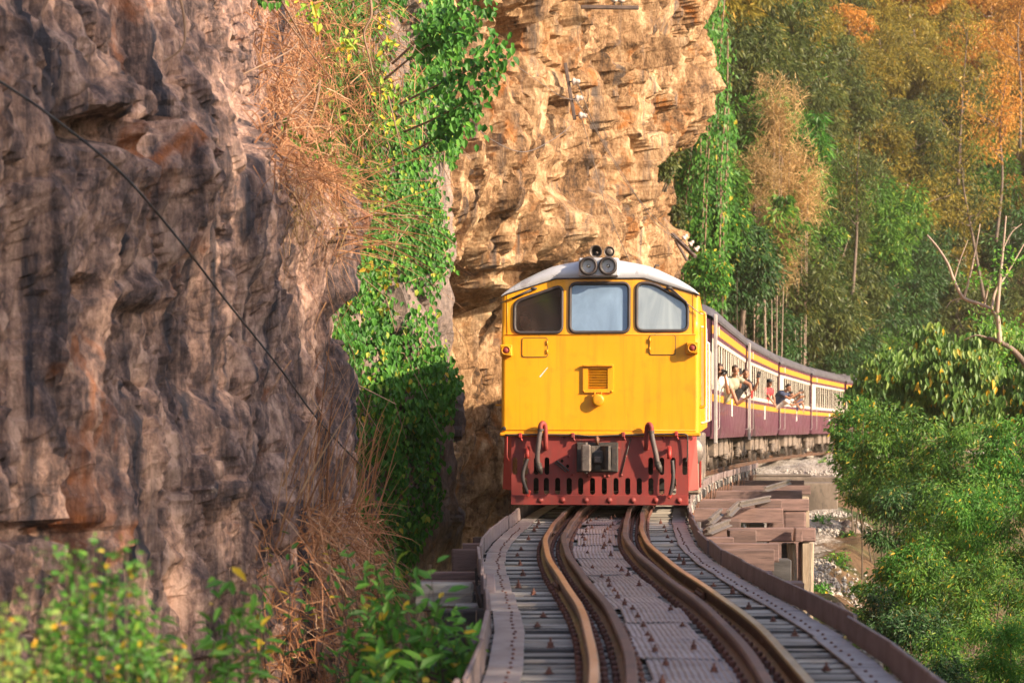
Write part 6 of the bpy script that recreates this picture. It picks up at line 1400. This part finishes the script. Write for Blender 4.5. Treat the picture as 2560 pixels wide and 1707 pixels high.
# ================================================================ people
def remeshed(m, voxel, name, ratio=.5):
    me = m.mesh(name); o = bpy.data.objects.new(name, me); COL.objects.link(o)
    r = o.modifiers.new('r', 'REMESH'); r.mode = 'VOXEL'; r.voxel_size = voxel; r.use_smooth_shade = True
    s = o.modifiers.new('s', 'SMOOTH'); s.factor = .5; s.iterations = 2
    if ratio < 1: d = o.modifiers.new('d', 'DECIMATE'); d.ratio = ratio
    dg = bpy.context.evaluated_depsgraph_get(); out = bpy.data.meshes.new_from_object(o.evaluated_get(dg)); bpy.data.objects.remove(o); bpy.data.meshes.remove(me); out.name = name
    for p in out.polygons: p.use_smooth = True
    return out
def cap(m, a, b, ra, rb, n=10):
    a, b = Vector(a), Vector(b); d = b-a
    k = 5; pts = [a+d*(i/k) for i in range(k+1)]; m.tube(pts, [ra+(rb-ra)*i/k for i in range(k+1)], n); m.ell(a, (ra,)*3, 10, 6); m.ell(b, (rb,)*3, 10, 6)
def hand(m, wrist, toward, side, curl=.5):
    """palm, four fingers and a thumb; toward = direction of the fingers, side = towards the thumb"""
    w = Vector(wrist); t = Vector(toward).normalized(); s = Vector(side); s = (s-t*s.dot(t)).normalized(); nrm = t.cross(s)
    c = w+t*.05; m.ell(c, (.046, .046, .046), 10, 6, Matrix((s*.9, nrm*.45, t*1.05)).transposed())
    for k, L in enumerate((.070, .078, .072, .058)):
        b = w+t*.085+s*(.030-.020*k); q = b+t*L*.5; e = q+(t*(1-curl)+nrm*curl).normalized()*L*.5; cap(m, b, q, .0095, .009, 6); cap(m, q, e, .009, .0075, 6)
    b = w+t*.03+s*.034; q = b+(t*.6+s*.7).normalized()*.04; cap(m, b, q, .012, .010, 6); cap(m, q, q+(t*.9+nrm*curl).normalized()*.03, .010, .008, 6)
def person(name, base, yaw, pose, label, shirt, hair='hair', sleeve=.55, sc=1.0, cap_m=None, long_hair=False):
    """upper body figure; local frame: +x out of the window, -y towards the camera, z up; base at the hips"""
    o = empty(name, base, yaw); o.scale = (sc*1.0,)*3; tag(o, label, 'person')
    hip, chest, neck, head = [Vector(pose[k]) for k in ('hip', 'chest', 'neck', 'head')]; look = Vector(pose.get('look', (0, -1, 0))).normalized()
    m = MB()
    ax = (chest-hip).normalized()
    m.ell(hip, (.155, .12, .13), 12, 8); cap(m, hip, chest-ax*.12, .125, .14); m.ell(chest, (.175, .125, .17), 12, 8); cap(m, chest+ax*.1, neck, .07, .055)
    up = (head-neck).normalized(); side = look.cross(Vector((0, 0, 1))).normalized(); upv = side.cross(look).normalized(); Rm = Matrix((side, look, upv)).transposed()
    cap(m, neck, head-upv*.06, .053, .05)
    m.ell(head+upv*.02, (.075, .095, .10), 14, 10, Rm); m.ell(head+look*.03-upv*.055, (.056, .062, .062), 12, 8, Rm)
    m.ell(head+look*.098-upv*.012, (.014, .02, .024), 8, 6, Rm)
    for s in (-1, 1): m.ell(head+side*s*.076-upv*.005, (.012, .022, .032), 8, 6, Rm); cap(m, hip+Vector((0, s*.08, -.02)), hip+Vector((-.12, s*.09, -.38)), .085, .065)
    arms = []
    for sh, el, wr, hd, sd, cu in pose['arms']:
        sh, el, wr = Vector(sh), Vector(el), Vector(wr); cap(m, chest+(sh-chest)*.6, sh, .06, .055); cap(m, sh, el, .052, .040); cap(m, el, wr, .040, .027); hand(m, wr, hd, sd, cu); arms.append((sh, el, wr))
    link('body', remeshed(m, .0095, 'body', .35), MAT['skin'], o)
    c = MB(); c.ell(hip, (.175, .14, .14), 12, 8); cap(c, hip, chest-ax*.12, .145, .158); c.ell(chest, (.195, .145, .175), 12, 8); cap(c, chest+ax*.06, chest+(neck-chest)*.62, .11, .068)
    for sh, el, wr in arms: cap(c, chest+(sh-chest)*.6, sh, .076, .072); cap(c, sh, sh+(el-sh)*sleeve, .070, .064)
    link('shirt', remeshed(c, .014, 'shirt', .4), MAT[shirt], o)
    h = MB(); h.ell(head+upv*.038-look*.022, (.086, .098, .096), 14, 10, Rm); h.ell(head+upv*.075+look*.045, (.066, .04, .03), 10, 6, Rm)
    if long_hair:
        for s in (-1, 1): cap(h, head+side*s*.062+upv*.04-look*.02, head+side*s*.066-upv*.12-look*.02, .035, .028)
        cap(h, head-look*.07+upv*.03, head-look*.07-upv*.13, .06, .055)
    link('hair', remeshed(h, .012, 'hair', .5), MAT[hair], o)
    if cap_m:
        k = MB(); k.ell(head+upv*.06-look*.01, (.094, .108, .075), 14, 8, Rm); k.ell(head+look*.13+upv*.065, (.07, .075, .010), 12, 6, Rm); k.build('cap', MAT[cap_m], o)
    for s in (-1, 1):
        e = MB(); e.ell(head+look*.088+side*s*.031+upv*.018, (.012, .006, .007), 8, 6, Rm); e.build('eye', MAT['eye'], o)
        e = MB(); e.ell(head+look*.088+side*s*.032+upv*.036, (.018, .006, .004), 8, 5, Rm); e.build('eyebrow', MAT['hair'], o)
    e = MB(); e.ell(head+look*.086-upv*.06, (.022, .008, .007), 8, 6, Rm); e.build('mouth', MAT['lips'], o)
    return o
def wpos(i, y, dx=0.0, z=2.0): return in_car(i, HW+dx, y, z)
def along(i, px, dx, z):
    """place along carriage i so that the point dx outside its side stands in image column px"""
    best = min((abs(1280+in_car(i, HW+dx, y, z).x/in_car(i, HW+dx, y, z).y*FPX-px), y) for y in np.arange(.3, CL-.3, .05)); return best[1]
def cyaw(i): return CARS[i].rotation_euler.z
def camera_prop(name, loc, yaw, label, lens=True):
    o = tag(empty(name, loc, yaw), label, 'camera'); m = MB(); m.box((0, 0, 0), (.14, .075, .095), None, .015); m.box((0, .0, .06), (.06, .06, .04), None, .012); m.build('camera_body', MAT['phone_black'], o)
    if lens:
        m = MB(); m.lathe([(.0001, -.03), (.036, -.03), (.04, -.05), (.04, -.12), (.05, -.14), (.052, -.19), (.044, -.195), (.042, -.17), (.0001, -.165)], (0, 0, 0), (0, 1, 0), 18); m.build('lens_barrel', MAT['phone_black'], o)
    return o
def phone_prop(loc, rot, label, mat='phone_black'):
    o = empty('phone', loc); o.rotation_euler = rot; tag(o, label, 'phone'); m = MB(); m.box((0, 0, 0), (.078, .010, .155), None, .004); m.build('phone_case', MAT[mat], o); m = MB(); m.box((0, .0062, 0), (.068, .002, .14)); m.build('screen', MAT['eye'], o); return o
# passenger 1: looks out with a big camera
y = along(0, 1806, .06, 2.4); b = wpos(0, y, -.16, 1.75)
person('person', b, cyaw(0), dict(hip=(0, 0, 0), chest=(.10, -.08, .38), neck=(.14, -.14, .56), head=(.17, -.19, .68), look=(.25, -1, -.08), arms=[((.28, -.06, .46), (.36, -.20, .16), (.30, -.38, .50), (0, -.2, 1), (-1, 0, 0), .6), ((-.02, -.14, .46), (.02, -.28, .24), (.16, -.42, .50), (.3, -.4, 1), (1, 0, 0), .6)]),
       'passenger with chin length hair leaning out and aiming a large camera', 'cloth_white', 'brown_hair', .4, 1.0, None, True)
M0 = Matrix.Translation(b) @ Matrix.Rotation(cyaw(0), 4, 'Z'); camera_prop('camera', M0 @ Vector((.25, -.40, .60)), cyaw(0)+.35, 'large black camera with long lens held out of the first carriage window')
# passenger 2: both arms out, red phone case
y = along(0, 1838, .26, 2.4); b = wpos(0, y, -.02, 1.82)
person('person', b, cyaw(0), dict(hip=(0, 0, 0), chest=(.20, -.05, .33), neck=(.26, -.10, .50), head=(.29, -.16, .62), look=(.35, -1, 0), arms=[((.38, -.04, .42), (.62, -.10, .30), (.66, -.22, .10), (.1, -.4, -.6), (0, -1, 0), .5), ((.12, -.14, .40), (.34, -.26, -.14), (.60, -.32, .02), (.5, -.2, .5), (0, -1, 0), .5)]),
       'passenger with messy tied hair reaching both bare arms out of the first carriage', 'cloth_camo', 'brown_hair', .3)
M0 = Matrix.Translation(b) @ Matrix.Rotation(cyaw(0), 4, 'Z'); phone_prop(M0 @ Vector((.68, -.34, .08)), (0, .1, cyaw(0)+.9), 'phone in a red case held below the first carriage window', 'case_red')
# passenger 3: two phones raised
y = along(0, 1866, .30, 2.5); b = wpos(0, y, -.05, 1.86)
person('person', b, cyaw(0), dict(hip=(0, 0, 0), chest=(.22, -.05, .34), neck=(.28, -.10, .50), head=(.34, -.15, .62), look=(.3, -1, .05), arms=[((.40, -.04, .42), (.56, -.16, .22), (.66, -.30, .46), (.05, -.1, 1), (-1, 0, 0), .5), ((.14, -.14, .42), (.20, -.30, .30), (.22, -.34, .56), (0, -.1, 1), (1, 0, 0), .5)]),
       'passenger in a black shirt filming with raised phones from the first carriage', 'cloth_black', 'brown_hair', .7)
M0 = Matrix.Translation(b) @ Matrix.Rotation(cyaw(0), 4, 'Z'); phone_prop(M0 @ Vector((.67, -.33, .60)), (0, .1, cyaw(0)+.2), 'black phone held highest out of the first carriage'); phone_prop(M0 @ Vector((.22, -.37, .68)), (0, -.1, cyaw(0)+.3), 'black phone held beside the face of the dark shirted passenger')
# passenger 4: cap and red shirt
y = along(1, 1928, .10, 2.5); b = wpos(1, y, -.16, 1.92)
person('person', b, cyaw(1), dict(hip=(0, 0, 0), chest=(.10, -.05, .36), neck=(.16, -.08, .53), head=(.20, -.11, .65), look=(.75, -.7, -.1), arms=[((.24, .05, .44), (.34, .0, .18), (.36, -.10, .05), (.4, -.3, -.8), (0, -1, 0), .4), ((.06, -.16, .42), (.22, -.24, .18), (.34, -.22, .02), (.4, 0, -.8), (0, 1, 0), .4)]),
       'passenger in a black cap and red shirt at the second carriage window', 'cloth_red', 'hair', .45, 1.05, 'cap_black')
# passenger 5: leans far out with both hands forward
y = along(1, 1972, .50, 2.5); b = wpos(1, y, -.05, 1.98)
person('person', b, cyaw(1), dict(hip=(0, 0, 0), chest=(.30, -.04, .26), neck=(.43, -.08, .40), head=(.52, -.12, .50), look=(.8, -.6, -.15), arms=[((.42, .08, .32), (.66, .0, .18), (.88, -.12, .34), (1, -.2, .2), (0, 0, 1), .5), ((.28, -.20, .30), (.56, -.30, .14), (.84, -.24, .32), (1, .1, .2), (0, 0, 1), .5)]),
       'passenger in a dark shirt stretching far out of the second carriage', 'cloth_navy', 'hair', .4, 1.05)
M0 = Matrix.Translation(b) @ Matrix.Rotation(cyaw(1), 4, 'Z'); camera_prop('camera', M0 @ Vector((.97, -.18, .40)), cyaw(1)+.6, 'small camera held out by the passenger stretching far from the second carriage', False)
y = along(1, 1985, .60, 2.4); b = wpos(1, y, -.05, 1.90)
person('person', b, cyaw(1), dict(hip=(0, 0, 0), chest=(.32, -.04, .20), neck=(.46, -.06, .30), head=(.56, -.08, .38), look=(.8, -.6, -.1), arms=[((.44, .08, .26), (.68, .04, .14), (.90, .0, .30), (1, 0, .3), (0, 0, 1), .5), ((.30, -.18, .24), (.60, -.22, .02), (.86, -.18, .12), (1, .1, .3), (0, 0, 1), .5)]),
       'passenger in a white shirt leaning out just behind the stretching one', 'cloth_white', 'hair', .6)
# passenger 7: child in the third carriage
y = along(2, 2003, .18, 2.3); b = wpos(2, y, -.10, 1.86)
person('person', b, cyaw(2), dict(hip=(0, 0, 0), chest=(.14, -.06, .30), neck=(.20, -.10, .46), head=(.24, -.14, .57), look=(.5, -1, -.1), arms=[((.28, .03, .38), (.40, -.06, .14), (.40, -.18, -.02), (.2, -.4, -.8), (0, -1, 0), .4), ((.10, -.18, .36), (.20, -.28, .12), (.34, -.30, .0), (.5, -.2, -.6), (0, -1, 0), .4)]),
       'small passenger in a grey cap and dark vest at the third carriage window', 'cloth_navy', 'hair', .3, .95, 'cap_grey')
# crew in the locomotive cab
ly = loco.rotation_euler.z; ML = Matrix.Translation(loco.location) @ Matrix.Rotation(ly, 4, 'Z')
person('person', ML @ Vector((lx(1662), .95, 1.98)), ly, dict(hip=(0, 0, 0), chest=(0, -.05, .40), neck=(.01, -.08, .56), head=(.02, -.12, .68), look=(-.1, -1, 0), arms=[((.19, -.06, .46), (.26, -.22, .22), (.16, -.42, .24), (0, -1, 0), (-1, 0, 0), .5), ((-.19, -.06, .46), (-.26, -.22, .22), (-.16, -.42, .24), (0, -1, 0), (1, 0, 0), .5)]), 'train driver seated behind the windscreen with the pale painted reflection', 'cloth_navy')
person('person', ML @ Vector((lx(1304), 1.0, 1.96)), ly, dict(hip=(0, 0, 0), chest=(0, -.04, .40), neck=(-.01, -.06, .56), head=(-.03, -.09, .68), look=(-.5, -1, 0), arms=[((.19, -.06, .46), (.24, -.20, .22), (.16, -.40, .22), (0, -1, 0), (-1, 0, 0), .5), ((-.19, -.06, .46), (-.24, -.10, .20), (-.14, -.26, .20), (0, -1, 0), (1, 0, 0), .5)]), 'crew member seated behind the dark windscreen', 'cloth_black')

# ================================================================ haze volume added in place of the warm sun glow
hz = MB(); hz.box((60, 130, 32), (440, 560, 92)); hm, hnt, hb_ = _mat('haze'); hnt.nodes.remove(hb_)
pv = hnt.nodes.new('ShaderNodeVolumePrincipled'); pv.inputs['Color'].default_value = (1.0, .82, .60, 1); pv.inputs['Density'].default_value = .0003; pv.inputs['Anisotropy'].default_value = .2
hnt.links.new(pv.outputs[0], hnt.nodes['Material Output'].inputs['Volume'])
hzo = hz.build('haze', hm); tag(hzo, 'thin haze volume added to give a warm sun glow', 'haze', None, 'stuff')
